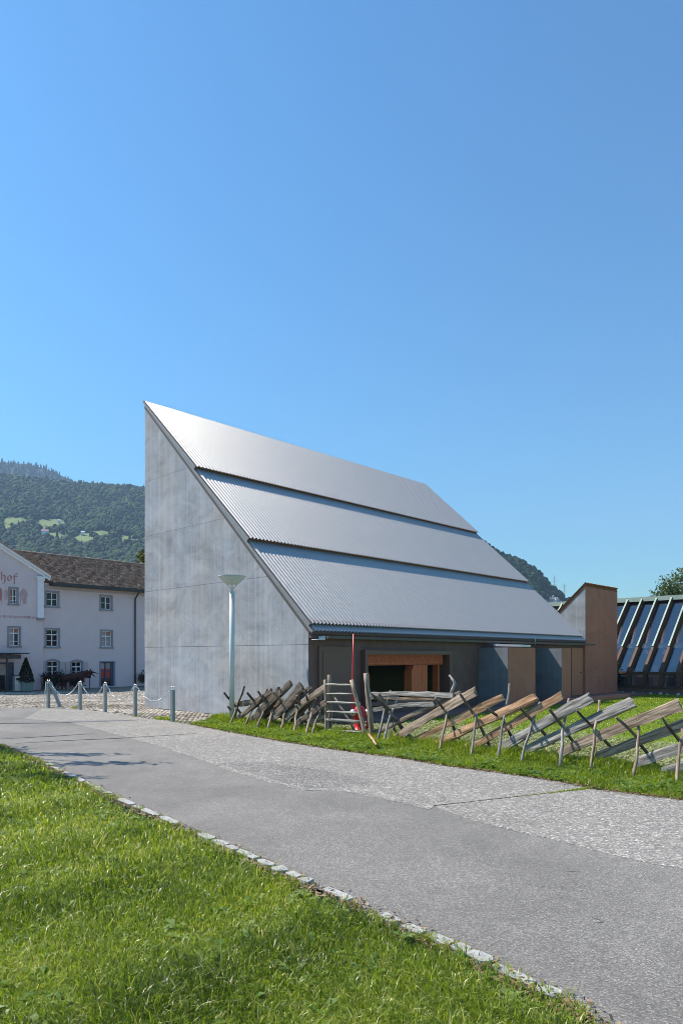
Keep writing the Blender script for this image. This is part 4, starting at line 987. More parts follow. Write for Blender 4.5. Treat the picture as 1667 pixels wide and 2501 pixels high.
# ================================================================== SPLIT RAIL FENCE
def fp(px, py, off=0.0):
    P_ = FX0 + FN*off; rx, rz = (px-CX)/F, (HY-py)/F
    Y = (P_.x*FN.x + P_.y*FN.y)/(rx*FN.x + FN.y)
    return Vector((rx*Y, Y, CH + rz*Y))
def frame(p0, p1, nrm, roll=0.0):
    X = (p1-p0).normalized(); T = (nrm - X*nrm.dot(X)).normalized(); W_ = T.cross(X)
    c, s = math.cos(roll), math.sin(roll); T, W_ = T*c + W_*s, W_*c - T*s
    return Matrix(((X.x, W_.x, T.x, p0.x), (X.y, W_.y, T.y, p0.y), (X.z, W_.z, T.z, p0.z), (0, 0, 0, 1)))
def plank(parent, a, b, wpx, mat, off=0.0, thick=0.42, roll=0.0, label=None, name='plank', taper=0.85, flat=True):
    p0, p1 = fp(*a, off) if not isinstance(a, Vector) else a, fp(*b, off) if not isinstance(b, Vector) else b
    L = (p1-p0).length; wd = 0.98*wpx/F*((p0.y+p1.y)/2)
    m = MB(); ns = 12
    sec = [(-.5,-.05),(-.46,.25),(-.18,.5),(.2,.46),(.47,.28),(.5,-.02),(.22,-.24),(-.25,-.28)]
    if flat: sec = [(-.5,-.3),(-.5,.28),(-.2,.34),(.2,.32),(.5,.26),(.5,-.3),(.2,-.34),(-.2,-.36)]
    ph = rnd.uniform(0, 6); vs = []; j0 = [rnd.uniform(.85, 1.12) for _ in sec]
    for i in range(ns):
        t = i/(ns-1); x = L*t; sc = wd*(taper + (1-taper)*t)*(1 + .05*math.sin(ph + 7*t))
        bow = .03*math.sin(math.pi*t)*math.sin(ph)
        for k, (q, r_) in enumerate(sec):
            jj = j0[k]*rnd.uniform(.84, 1.14)
            ex = rnd.uniform(-.025, .035) if i in (0, ns-1) else 0
            vs.append((x+ex, q*sc*jj + bow, r_*sc*thick*1.55*jj))
    K = len(sec); fs = [(i*K+k, (i+1)*K+k, (i+1)*K+(k+1) % K, i*K+(k+1) % K) for i in range(ns-1) for k in range(K)]
    fs += [tuple(range(K)), tuple((ns-1)*K + k for k in range(K-1, -1, -1))]
    fs = [f[::-1] for f in fs]
    m.add(vs, fs)
    Mx = Matrix.Translation(-parent.location) @ frame(p0, p1, FN, roll)
    o = m.build(name, M[mat], parent, M=Mx, label=label)
    b2 = bmesh.new(); b2.from_mesh(o.data); bmesh.ops.recalc_face_normals(b2, faces=b2.faces[:]); b2.to_mesh(o.data); b2.free()
    return o
def stick(parent, pts, wpx, mat, name='stake', offs=None, ext=0.18, label=None, taper=0.8, wob=0.012):
    "a debarked pole through a run of points, slightly crooked"
    P_ = [p if isinstance(p, Vector) else fp(p[0], p[1], offs[i] if offs else 0) for i, p in enumerate(pts)]
    if ext: P_[0] = P_[0] + (P_[0]-P_[1]).normalized()*ext
    Q = []
    for a, b in zip(P_[:-1], P_[1:]):
        n = max(2, int((b-a).length/0.18))
        for k in range(n): Q.append(a.lerp(b, k/n) + Vector((rnd.uniform(-wob, wob), rnd.uniform(-wob, wob), rnd.uniform(-wob, wob)*.5)))
    Q.append(P_[-1])
    r0 = 0.88*wpx/2/F*P_[0].y
    rad = [r0*(1-(1-taper)*i/(len(Q)-1))*rnd.uniform(.9, 1.12) for i in range(len(Q))]
    p0 = Q[0]; Mx = frame(Q[0], Q[-1], FN); inv = Mx.inverted()
    m = MB(); m.tube([inv @ q for q in Q], rad, 8)
    return m.build(name, M[mat], parent, smooth=True, M=Matrix.Translation(-parent.location) @ Mx, label=label)

fr = thing('split_rail_fence', 'right run of slanted split planks on crossed stakes, some fresh orange, most grey', 'fence', (2.2, 12.0, 0))
plank(fr, (913,1791), (1122,1694), 14, 'dark_w', -.06, roll=.2)
plank(fr, (958,1806), (1160,1688), 25, 'warm_w', .04, thick=.3, roll=.15, label='wide grey split plank with a brown knot streak')
plank(fr, (996,1816), (1228,1702), 17, 'fresh_w', 0, roll=-.1, label='rough orange-brown split plank')
plank(fr, (1056,1820), (1306,1704), 22, 'fresh_w', .03, roll=.1, label='orange split plank with a pale upper edge')
plank(fr, (1158,1820), (1371,1698), 21, 'fresh_w', -.02, roll=.1, label='pale fresh-cut split plank')
plank(fr, (1222,1830), (1442,1704), 26, 'grey_w', .03, thick=.33, roll=.1)
plank(fr, (1284,1832), (1543,1713), 26, 'grey_w', -.02, thick=.3, roll=.15)
plank(fr, (1366,1838), (1660,1721), 27, 'warm_w', .04, thick=.3, roll=.1, label='long grey plank with a rusty brown stain near its raised end')
plank(fr, (1456,1848), (1790,1728), 26, 'warm_w', -.04, thick=.45)
plank(fr, (1553,1862), (1880,1756), 28, 'grey_w', .02, thick=.35)
plank(fr, (1615,1884), (1960,1772), 22, 'grey_w', .10, thick=.35)
plank(fr, (897,1697), (1104,1700), 12, 'grey_w', .0, thick=.45, name='rail', roll=.2)
plank(fr, (903,1707), (1090,1712), 7, 'dark_w', -.10, thick=.5, name='rail')
plank(fr, (909,1734), (1060,1719), 11, 'grey_w', -.02, thick=.4, name='rail')
for pts, offs, wd in [
    ([(1274,1852),(1290,1792),(1317,1715)], [.38,.14,-.26], 8), ([(1369,1850),(1372,1790),(1388,1706)], [.38,.12,-.26], 9),
    ([(1444,1862),(1452,1782),(1462,1711)], [.38,.1,-.26], 8.5), ([(1548,1884),(1557,1796),(1563,1744)], [.38,.1,-.22], 9),
    ([(1651,1902),(1658,1840),(1664,1796),(1670,1760)], [.38,.2,.05,-.1], 10), ([(1075,1822),(1090,1745),(1098,1697)], [.36,.05,-.25], 8),
    ([(1152,1836),(1163,1744),(1170,1720)], [.38,.02,-.1], 8), ([(1218,1838),(1228,1760),(1236,1718),(1243,1670)], [.38,.1,-.1,-.28], 8),
    ([(921,1812),(940,1728),(953,1686)], [.34,0,-.22], 7), ([(936,1812),(952,1746),(969,1710)], [.36,.08,-.15], 7), ([(947,1806),(960,1775)], [.3,.1], 6)]:
    stick(fr, pts, wd, 'warm_w' if rnd.random() < .35 else 'grey_w', offs=offs)
stick(fr, [(1098,1698),(1110,1671),(1108,1664),(1096,1649)], 8, 'grey_w', offs=[-.25]*4, ext=0, label='short bent pale stick standing above the planks', wob=.004)
for pts, offs, wd in [
    ([(1335,1800),(1300,1762),(1268,1728)], [-.42,-.05,.26], 9), ([(1403,1816),(1368,1770),(1340,1732)], [-.42,-.05,.26], 9),
    ([(1490,1824),(1446,1778),(1408,1736)], [-.42,-.05,.26], 9), ([(1592,1856),(1548,1796),(1503,1752)], [-.42,-.05,.26], 9),
    ([(1690,1850),(1650,1800),(1614,1752)], [-.42,-.1,.26], 9), ([(1114,1790),(1092,1742),(1062,1705)], [-.4,-.05,.26], 8),
    ([(1197,1824),(1160,1752),(1122,1694)], [-.42,-.05,.26], 9), ([(1266,1830),(1226,1756),(1187,1729)], [-.42,-.05,.26], 8),
    ([(968,1790),(945,1736),(926,1710),(904,1692)], [-.4,-.05,.1,.24], 8), ([(984,1784),(952,1738),(924,1694)], [-.42,-.05,.24], 9), ([(1011,1760),(960,1770),(940,1740)][0:0] or [(1003,1800),(975,1768),(950,1738)], [-.4,-.1,.1], 8)]:
    stick(fr, pts, wd, 'dark_w', offs=offs)
stick(fr, [(909,1808),(902,1735),(893,1644)], 15, 'warm_w', 'post', offs=[0,0,0], ext=.2, wob=.004, taper=.9)
fl_ = thing('split_rail_fence', 'left run of short dark slanted planks crowded on crossed stakes before the concrete gable', 'fence', (-1.6, 16.0, 0))
for a, b, wd, mt, of in [(p_, q_, w_*1.3, t_, o_) for p_, q_, w_, t_, o_ in [((574,1758),(663,1687),11,'dark_w',0), ((571,1720),(656,1702),12,'warm_w',-.2), ((614,1760),(683,1688),15,'dark_w',.03), ((633,1762),(709,1668),12,'dark_w',-.03),
        ((670,1752),(738,1676),19,'dark_w',.03), ((694,1752),(757,1678),9,'dark_w',-.06), ((697,1757),(794,1679),13,'warm_w',0), ((724,1770),(796,1717),12,'dark_w',.04), ((730,1782),(797,1748),8,'warm_w',-.02), ((754,1764),(797,1752),9,'grey_w',-.2), ((646,1756),(690,1710),9,'dark_w',-.15), ((590,1748),(640,1700),9,'dark_w',.05), ((655,1762),(720,1712),10,'warm_w',-.1), ((712,1762),(762,1704),10,'dark_w',-.12)]]:
    plank(fl_, a, b, wd, mt, of, thick=.35)
for pts, offs, wd in [([(601,1768),(610,1745),(623,1724)], [.3,.1,-.1], 7), ([(633,1764),(645,1735)], [.3,0], 7), ([(654,1776),(660,1752),(668,1730)], [.34,.12,-.1], 7), ([(687,1781),(693,1752),(701,1726)], [.34,.12,-.1], 8),
        ([(720,1788),(722,1752),(731,1714)], [.36,.15,-.12], 8.5), ([(749,1786),(758,1750),(764,1719)], [.36,.1,-.1], 8), ([(763,1787),(772,1762),(782,1735)], [.36,.1,-.05], 7), ([(565,1762),(578,1729)], [.3,0], 6)]:
    stick(fl_, pts, wd, 'warm_w', offs=offs)
for pts, offs, wd in [([(643,1738),(622,1712),(603,1691)], [-.3,0,.22], 8), ([(674,1740),(648,1712),(629,1687)], [-.3,0,.24], 8), ([(702,1727),(684,1708),(666,1690)], [-.25,0,.24], 8), ([(688,1752),(660,1722),(640,1697)], [-.3,0,.2], 7),
        ([(740,1742),(732,1722),(724,1700)], [-.3,0,.22], 8), ([(757,1746),(751,1712),(743,1688)], [-.3,0,.22], 7), ([(791,1748),(780,1728),(771,1707)], [-.3,0,.2], 7), ([(585,1738),(565,1712),(547,1691)], [-.3,0,.24], 7), ([(572,1746),(556,1725)], [-.1,.2], 6),
        ([(745,1760),(722,1722)], [-.3,.1], 8)]:
    stick(fl_, pts, wd, 'dark_w', offs=offs)
stick(fl_, [(576,1742),(584,1712),(597,1676)], 6, 'dark_w', offs=[-.15,-.15,-.2]); stick(fl_, [(640,1706),(653,1682)], 6, 'dark_w', offs=[-.1,-.2], ext=.1)
stick(fl_, [(807,1800),(806,1735),(803,1648)], 11, 'warm_w', 'post', offs=[-.12]*3, ext=.2, wob=.004, taper=.95)
gt = thing('wooden_gate', 'leaning pole gate of two stiles and six pale rungs between the fence runs', 'gate', tuple(fp(845, 1796)))
gt.location.z = 0
stick(gt, [(798,1797),(796,1720),(793,1660)], 10, 'warm_w', 'stile', offs=[.03]*3, ext=.02, wob=.006, taper=.9)
stick(gt, [(893,1806),(876,1730),(858,1661)], 11, 'warm_w', 'stile', offs=[.03]*3, ext=.02, wob=.005, taper=.95)
for (a, b, wd) in [((794,1671),(862,1673),6),((795,1694),(866,1695),5.5),((796,1715),(870,1717),6),((797,1738),(876,1741),6),((798,1757),(882,1763),9),((800,1784),(888,1788),6)]:
    stick(gt, [a, b], wd, 'grey_w', 'rung', offs=[.03, .03], ext=0, wob=.008, taper=.95)
stick(gt, [(812,1696),(848,1752),(873,1797)], 7, 'warm_w', 'brace', offs=[-.06]*3, ext=.05, wob=.008)
fs_ = thing('fallen_stick', 'fresh orange-brown stick lying in the grass at the foot of the gate', 'stick', (*G(905, 1808), 0.0))
stick(fs_, [Vector((*G(896,1802), .10)), Vector((*G(907,1815), .10)), Vector((*G(919,1832), .09))], 7, 'fresh_w', 'stick', ext=0, wob=.006)

# ------------------------------------------------------------------ hydrant with marker rod behind the gate
hx, hy_ = (877-CX)/F*14.9, 14.9
hd = thing('fire_hydrant', 'red fire hydrant with white caps and a tall thin red marker rod behind the gate', 'hydrant', (hx, hy_, 0), R(15))
m = MB(); m.lathe([(.17,0),(.17,.04),(.12,.05),(.11,.36),(.15,.38),(.15,.42),(.13,.44),(.125,.5),(.08,.56),(.03,.58)], 20); m.build('body', M['red'], hd, True)
for sx in (-1, 1):
    m = MB(); m.tube([(0,0,.43),(sx*.13,-.05,.43)], .055, 12); m.build('outlet', M['red'], hd, True)
    m = MB(); m.tube([(sx*.135,-.052,.43),(sx*.2,-.077,.43)], [.075,.065], 14); m.tube([(sx*.2,-.077,.43),(sx*.225,-.087,.43)], .022, 5); m.build('cap', M['silver'], hd, True)
m = MB(); m.tube([(0,0,.575),(0,0,.64)], .03, 5); m.build('spindle', M['silver'], hd)
m = MB(); m.tube([(.11,-.03,.42),(.2,-.06,.33),(.19,-.07,.12),(.09,-.1,.1)], .045, 10); m.build('side_pipe', M['red'], hd, True)
rod = MB(); rod.tube([(-.155,.02,0.0),(-.15,.02,1.0),(-.125,.02,2.14)], .017, 8); rod.build('marker_rod', M['red'], hd, True)

# ------------------------------------------------------------------ street lamp
lx, ly = (566.5-CX)/F*17.1, 17.1
lp = thing('street_lamp', 'pale green-grey street lamp with a wide shallow bowl top before the concrete gable', 'street lamp', (lx, ly, 0))
m = MB(); m.tube([(0,0,-.05),(0,0,3.25)], .067, 24); m.build('pole', M['lamp_white'], lp, True)
m = MB(); m.lathe([(.067,3.251),(.045,3.255),(.045,3.285),(.032,3.29),(.032,3.33),(.048,3.335),(.048,3.35),(.02,3.355)], 18); m.build('neck', M['lamp_white'], lp, True)
for k in range(4):
    a = R(20 + 90*k); m = MB(); m.tube([(.028*math.cos(a), .028*math.sin(a), 3.345), (.14*math.cos(a), .14*math.sin(a), 3.465)], .013, 6); m.build('strut', M['lamp_white'], lp)
m = MB(); m.lathe([(.02,3.45),(.14,3.455),(.19,3.48),(.27,3.56),(.325,3.63),(.338,3.64)], 36); m.build('bowl', M['lamp_white'], lp, True)
m = MB(); m.lathe([(.333,3.641),(.345,3.642),(.345,3.66),(.28,3.668),(.05,3.675)], 36); m.build('lid', M['lamp_white'], lp)

# ------------------------------------------------------------------ chain posts along the square
posts = [(119,1728.5,1671),(196,1734,1672),(257.5,1740,1671),(330.6,1750.5,1677),(422,1763.5,1679)]
labs = ['leftmost chain post, with a second post leaning against it', 'chain post before the bull, second from the left', 'middle chain post of the row, before the red side door', 'chain post just left of the concrete corner, under the downpipe', 'chain post nearest the road grass, standing before the gable wall']
base_p = thing('chain_post', labs[0], 'bollard', (0,0,0), R(44), 'chain posts around the cobbled square')
m = MB(); m.box(-.041,.041,-.041,.041,-.05,.80); m.build('shaft', M['post_grey'], base_p)
m = MB(); m.box(-.043,.043,-.043,.043,.801,.815); m.build('top_plate', M['steel'], base_p)
m = MB(); m.torus((-.045,0,.85), (1,0,0), (0,0,1), .035, .008, 12, 5); m.build('ring', M['chrome'], base_p)
m = MB(); m.torus((.045,0,.85), (1,0,0), (0,0,1), .035, .008, 12, 5); m.build('ring', M['chrome'], base_p)
hooks = []
for i, (px, py, pt) in enumerate(posts):
    x, y = G(px, py); o = base_p if i == 0 else copy_tree(base_p)
    o.location = (x, y, float(gz(x, y))); o['label'] = labs[i]; hooks.append(Vector((x, y, float(gz(x, y)) + .84)))
    if i < 4:
        nx_, ny_ = G(*posts[i+1][:2]); o.rotation_euler.z = math.atan2(ny_-y, nx_-x)
    else: o.rotation_euler.z = base_p.rotation_euler.z
# leaning spare post
a = hooks[0] + Vector((.08, -.06, -.02)); bx_, by_ = G(148, 1729); b = Vector((bx_, by_, 0.03))
ln = thing('leaning_post', 'loose grey post leaning against the leftmost chain post', 'bollard', tuple(b))
d_ = (a-b); m = MB(); m.box(-.04,.04,-.04,.04,0,d_.length); m.build('shaft', M['post_grey'], ln, M=d_.to_track_quat('Z','Y').to_matrix().to_4x4())
def chain(a, b, sag, lab):
    th = thing('chain', lab, 'chain', tuple(a), 0, 'chains hanging between the posts')
    L = (b-a).length; n = int(L*1.12/0.052); m = MB(); pts = []
    for k in range(n+1):
        t = k/n; p = a.lerp(b, t); p.z -= sag*4*t*(1-t); pts.append(p - a)
    for k in range(n):
        c = (pts[k]+pts[k+1])/2; d = (pts[k+1]-pts[k]).normalized(); sd = d.cross(Vector((0,0,1))).normalized(); u = sd.cross(d)
        e = sd if k % 2 else u
        t0 = len(m.v); m.torus((0,0,0), (1,0,0), (0,1,0), 1, .32, 8, 4)
        for q in range(t0, len(m.v)):
            x, y, z = m.v[q]; m.v[q] = tuple(c + d*(x*.026) + e*(y*.017) + d.cross(e)*(z*.02))
    m.build('links', M['chrome'], th, True); return th
for i, lab in enumerate(('chain hanging from the leftmost post past the leaning post', 'chain between the second and the middle post', 'chain between the middle post and the one by the concrete corner', 'chain hanging to the post before the gable wall')):
    a, b = hooks[i], hooks[i+1]; d = (b-a).normalized()*.08
    chain(a+d, b-d, (.42,.40,.42,.36)[i], lab)
# spare end of chain hanging beside the first post
th = thing('chain', 'loose chain end hanging straight down the leftmost post', 'chain', tuple(hooks[0]))
m = MB(); m.tube([(-.07,-.02,0),(-.1,-.03,-.4),(-.13,-.03,-.82)], .012, 5); m.build('links', M['chrome'], th)

# ================================================================== TREES
def limb_tree(name, label, loc, height, clumps, nleaf, size, mat, trunk_r=.2, group=None):
    t = thing(name, label, 'tree', loc, 0, group)
    m = MB(); m.tube([(0,0,-.2),(.05,.02,height*.3),(-.05,.05,height*.65),(.02,0,height*.92)], [trunk_r,trunk_r*.8,trunk_r*.5,trunk_r*.12], 9); m.build('trunk', M['bark'], t)
    m = MB()
    for (cx, cy, cz, rx, ry, rz_) in clumps:
        h0 = max(height*.15, cz - rz_ - .25*math.hypot(cx, cy)); m.tube([(0,0,min(h0, height*.9)), (cx*.5, cy*.5, (h0+cz)/2+.1), (cx, cy, cz)], [trunk_r*.4,trunk_r*.25,trunk_r*.06], 6)
    m.build('limbs', M['bark'], t)
    C = np.array(clumps)
    def pts(n):
        vol = (C[:,3]*C[:,4]*C[:,5])**.8; i = rng.choice(len(C), n, p=vol/vol.sum())
        d = rng.normal(size=(n,3)); d /= np.linalg.norm(d, axis=1)[:,None]; r_ = rng.uniform(0,1,n)**.45*rng.uniform(.8,1.12,n)
        return C[i,:3] + d*r_[:,None]*C[i,3:]
    leaves(nleaf, pts, size, mat, 'crown', t, lambda P_: np.clip(.5 + .22*np.sin(P_[:,0]*2.1+1)*np.sin(P_[:,2]*1.7) + rng.normal(0,.18,len(P_)), 0, 1))
    return t
def clumps(n, rx, rz0, rz1, cr, seed, shape=lambda t: 1.0):
    r_ = random.Random(seed); out = []
    for k in range(n):
        t = r_.random(); z = rz0+(rz1-rz0)*t; q = rx*shape(t)*r_.uniform(.2,1); a = r_.uniform(0,6.28); c = cr*r_.uniform(.6,1.2)
        out.append((q*math.cos(a), q*math.sin(a), z, c, c, c*r_.uniform(.7,1.5)))
    return out
# tall loose trees behind the glasshouse, rising to the right edge of the frame
for px, topy, wd, lab, sd, Y_ in ((1690,1385,5.0,'tall loose poplar at the right edge behind the glasshouse',3,62), (1640,1425,3.2,'lower leafy poplar behind the glasshouse roof left of the tall one',5,60), (1608,1448,1.8,'lowest leafy treetop showing over the copper roof edge',8,58)):
    h = CH + (HY-topy)/F*Y_
    limb_tree('poplar_tree', lab, ((px-CX)/F*Y_, Y_, -.05), h, clumps(26, wd*.55, h*.35, h*.96, 1.0, sd, lambda t: (1.1-t)**.6), 3900, .14, M['poplar'], .25, 'poplars behind the glasshouse')
limb_tree('broadleaf_tree', 'olive-yellow broadleaf tree just showing behind the left concrete corner', ((372-CX)/F*64, 64, -.65), 12.4, clumps(24, 1.7, 4.5, 12.2, .8, 21), 5200, .2, M['olive'], .22)
ctr = [(1.0,-.3,3.8,1.3,.5,.5),(3.36,-1.3,5.0,1.0,.24,.25),(2.45,-.35,5.0,1.0,.25,.3),(3.0,-2.5,5.0,.7,.35,.4),(2.4,-1.6,4.6,.9,.22,.25),(.2,.2,4.6,1.4,.8,.7),(-1.2,.4,4.4,1.3,.9,.9),(0,0,5.8,1.2,.8,.8)]
limb_tree('roadside_tree', 'tree beside the road just left of the frame, its shadow reaching the asphalt', (-10.6, 13.0, -.05), 6.4, ctr, 4400, .085, M['poplar'], .14)

# ================================================================== HILLS
def icosphere():
    b = bmesh.new(); bmesh.ops.create_icosphere(b, subdivisions=1, radius=1); b.verts.ensure_lookup_table()
    v = np.array([q.co[:] for q in b.verts]); f = np.array([[q.index for q in p.verts] for p in b.faces]); b.free(); return v, f
def icos2():
    b = bmesh.new(); bmesh.ops.create_icosphere(b, subdivisions=2, radius=1); v = np.array([q.co[:] for q in b.verts]); f = np.array([[q.index for q in p.verts] for p in b.faces]); b.free(); return v, f
def scatter(name, pos, size, asp, mat, tone, proto='round', parent=None):
    n = len(pos)
    if proto == 'round': v, f = icos2()
    elif proto == 'low': v, f = icosphere()
    else:
        k = 6; v = [[0,0,1.25]]; 
        for z, r_ in ((.62,.34),(.58,.20),(.2,.52),(.16,.3),(-.35,.62)): v += [[r_*math.cos(2*math.pi*i/k+z*3), r_*math.sin(2*math.pi*i/k+z*3), z] for i in range(k)]
        f = [[0,1+i,1+(i+1)%k] for i in range(k)]
        for L_ in range(4):
            a = 1+L_*k; b = a+k
            for i in range(k): f += [[a+i, b+i, b+(i+1)%k], [a+i, b+(i+1)%k, a+(i+1)%k]]
        v, f = np.array(v), np.array(f)
    nv = len(v)
    V = v[None]*(1 + rng.normal(0, .13, (n, nv, 1)))
    a = rng.uniform(0, 6.28, n); ca, sa = np.cos(a)[:,None], np.sin(a)[:,None]
    X = V[:,:,0]*ca - V[:,:,1]*sa; Y = V[:,:,0]*sa + V[:,:,1]*ca; Z = V[:,:,2]
    W_ = np.stack([X*size[:,None], Y*size[:,None], Z*(size*asp)[:,None]], 2) + pos[:,None,:]
    ff = (f[None] + (np.arange(n)*nv)[:,None,None]).reshape(-1,3)
    tn = np.clip(tone[:,None] + rng.normal(0, .12, (n, nv)), 0, 1)
    return stuff(np_obj(name, W_.reshape(-1,3), [ff], mat, parent, tn.ravel()))
def nz2(x, y, s=0):
    return (np.sin(x*1.3+s)*np.cos(y*1.7-s*2) + .5*np.sin(x*2.9-y*2.3+s*3) + .25*np.sin(x*6.1+y*5.2+s))/1.75
def hill(name, prof, Yb, Yf, expo, mask=None, npx=160, nt=50, rough=.004, mat=None):
    px = np.linspace(prof[0][0], prof[-1][0], npx); E = np.interp(px, [p[0] for p in prof], [(HY-p[1])/F for p in prof])
    t = np.linspace(0, 1, nt)
    PX, T = np.meshgrid(px, t)
    def surf(PX, T):
        Ec = np.interp(PX, px, E); Y = Yb + (Yf-Yb)*T
        e = Ec*T**expo + rough*nz2(PX*.02, T*7, 1)*np.sin(np.pi*np.clip(T,0,1))
        return (PX-CX)/F*Y, Y, CH + e*Y, e
    X, Y, Z, e = surf(PX, T)
    Z[0] = -30
    # back slope so that the ridge is a real ridge
    X = np.concatenate([X, (X[-1:])*1.25]); Y2 = np.concatenate([Y, Y[-1:]*1.25]); Z = np.concatenate([Z, Z[-1:]*0.35])
    tone = np.zeros(Z.shape)
    if mask is not None: tone[:nt] = mask(PX, HY - e*F)
    i = (np.arange(nt)[:,None]*npx + np.arange(npx-1)[None,:]).ravel()
    o = np_obj(name, np.stack([X.ravel(), Y2.ravel(), Z.ravel()], 1), [np.stack([i, i+1, i+npx+1, i+npx], 1)], mat or M['hill'], None, tone.ravel(), True)
    struct(o); return o, surf
# clearings on the wooded slope, given as bearing / height ellipses
mead = [(38,1272,30,8),(18,1286,16,6),(120,1276,38,9),(104,1292,10,10),(135,1308,34,7),(208,1312,28,11),(245,1301,22,6),(316,1314,24,7),(152,1299,12,5),(-60,1290,30,9)]
def mmask(px, py):
    r_ = np.zeros(np.shape(px))
    for cx, cy, rx, ry in mead:
        q = ((px-cx)/rx)**2 + ((py-cy)/ry)**2 + .25*np.sin(px*.35)+.2*np.sin(py*.9+px*.2); r_ = np.maximum(r_, np.clip(1.6-q*1.1, 0, 1)*.85)
    return r_
prof_near = [(-2200,1585),(-1500,1480),(-900,1290),(-420,1190),(-150,1150),(0,1164),(96,1172),(175,1184),(287,1190),(353,1195),(500,1230),(700,1290),(950,1380),(1150,1480),(1300,1560),(1400,1590)]
prof_far = [(-1500,1500),(-900,1330),(-420,1150),(-200,1090),(0,1128),(64,1134),(105,1143),(137,1155),(172,1172),(223,1185),(255,1193),(330,1230),(500,1330)]
prof_r = [(820,1585),(960,1400),(1120,1290),(1230,1362),(1262,1372),(1290,1386),(1315,1402),(1332,1424),(1355,1446),(1373,1462),(1390,1476),(1420,1494),(1480,1522),(1600,1570)]
hl, sf = hill('near_hill', prof_near, 620, 1500, .62, mmask, 420, 150, .006)
hf, sf2 = hill('far_ridge', prof_far, 1700, 2500, .5, None, 120, 30)
hr, sf3 = hill('right_hill', prof_r, 500, 850, .6, None, 120, 40)
def wood_on(name, sf, px0, px1, t0, t1, n, size, mat, proto, asp, mask=None, tb=.45, pw=1.0):
    px = rng.uniform(px0, px1, n); t = t0 + (t1-t0)*rng.uniform(0, 1, n)**pw
    X, Y, Z, e = sf(px, t)
    if mask is not None:
        k = (rng.random(n) < .025) | ((mask(px, HY-e*F) < .3) & (mask(px, HY-e*F-5) < .3) & (mask(px, HY-e*F-10) < .3)); X, Y, Z, px, t = X[k], Y[k], Z[k], px[k], t[k]
    s = size*rng.uniform(.6, 1.25, len(X))
    tone = np.clip(tb + .28*nz2(px*.045, t*16, 2) + rng.normal(0, .15, len(X)), 0, 1)
    return scatter(name, np.stack([X, Y, Z + s*asp*.35], 1), s, np.full(len(X), asp), mat, tone, proto)
wood_on('wooded_slope', sf, -80, 420, .12, 1.0, 9500, 4.3, M['forest'], 'round', 1.15, mmask, .45, .8)
wood_on('wooded_slope', sf, -1900, 1300, .2, 1.0, 11000, 6.5, M['forest'], 'low', 1.1, mmask, .45, .8)
wood_on('spruce_wood', sf, -80, 420, .45, 1.0, 1800, 4.0, M['spruce'], 'cone', 1.9, mmask, .5)
wood_on('spruce_ridge', sf2, -1200, 480, .35, 1.0, 10000, 6.5, M['spruce'], 'cone', 1.6, None, .5)
wood_on('wooded_cliff', sf3, 860, 1500, .2, 1.0, 3600, 3.7, M['forest'], 'round', 1.25, lambda a, b: np.clip(1.5-(((a-1352)/22)**2+((b-1471)/9)**2), 0, 1), .2)
# bare rock face low on the right hill
m = MB(); r_ = random.Random(5)
for k in range(34):
    q = sf3(np.array([r_.uniform(1330,1376)]), np.array([r_.uniform(.55,.9)])); x, y, z = float(q[0][0]), float(q[1][0]), float(q[2][0])
    s = r_.uniform(1.5, 3.6); t0 = len(m.v); m.lathe([(s*.9,-s),(s*1.1,0),(s*.8,s*.8),(s*.3,s*1.3)], 6, (x, y, z))
    for i in range(t0, len(m.v)): p = m.v[i]; m.v[i] = (p[0]+r_.uniform(-.5,.5)*s*.6, p[1]+r_.uniform(-.5,.5)*s*.5, p[2]+r_.uniform(-.4,.4)*s*.6)
stuff(m.build('rock_face', M['rock']))
# power pylons on the hill
for px, py0, py1, lab in ((1352,1470,1404,'taller lattice power pylon above the rocky hillside'), (1377,1476,1424,'smaller lattice power pylon lower down the hillside')):
    Y_ = 880; x = (px-CX)/F*Y_; z0 = CH + (HY-py0)/F*Y_; h = (py0-py1)/F*Y_
    t = thing('power_pylon', lab, 'pylon', (x, Y_, z0)); m = MB(); w0 = 1.5
    for sx, sy in ((1,1),(1,-1),(-1,1),(-1,-1)): m.tube([(sx*w0, sy*w0, 0), (sx*.35, sy*.35, h*.6), (0, 0, h)], .1, 4)
    for k in range(9):
        a, b = k/9*.95, (k+1)/9*.95; wa, wb = w0*(1-a)+.1, w0*(1-b)+.1
        m.tube([(-wa,-wa,h*a),(wb,-wb,h*b)], .06, 4); m.tube([(wa,-wa,h*a),(-wb,-wb,h*b)], .06, 4)
    m.build('mast', M['steel'], t)
    for q, L_ in ((.62,5.2),(.76,4.2),(.88,3.0)):
        m = MB(); m.tube([(-L_,0,h*q),(0,0,h*q+.7),(L_,0,h*q)], .09, 4); m.tube([(-L_,0,h*q),(L_,0,h*q)], .08, 4); m.build('cross_arm', M['steel'], t)
# tiny farmhouses on the clearings
for px, py, lab, mt in ((115,1304,'tiny red roofed farmhouse on the hillside clearing','paint_red'), (206,1303,'tiny white shed above the right hillside meadow','white'), (149,1275,'tiny white hut at the end of the upper hillside meadow','white')):
    T = np.linspace(.05,1,400); X, Y, Z, e = sf(np.full(400, float(px)), T); i = int(np.argmin(np.abs(HY-e*F-py-3)))
    s = 1.0 if mt == 'paint_red' else .55
    t = thing('farmhouse', lab, 'house', (float(X[i]), float(Y[i])-6, float(Z[i])+2.0), .3)
    m = MB(); m.box(-5*s,5*s,-4*s,4*s,-3,3*s); m.build('wall', M['white'], t)
    m = MB(); m.prism([(-4.6*s,3*s),(4.6*s,3*s),(0,6*s)], 'x', -5.4*s, 5.4*s); m.build('roof', M[mt], t)

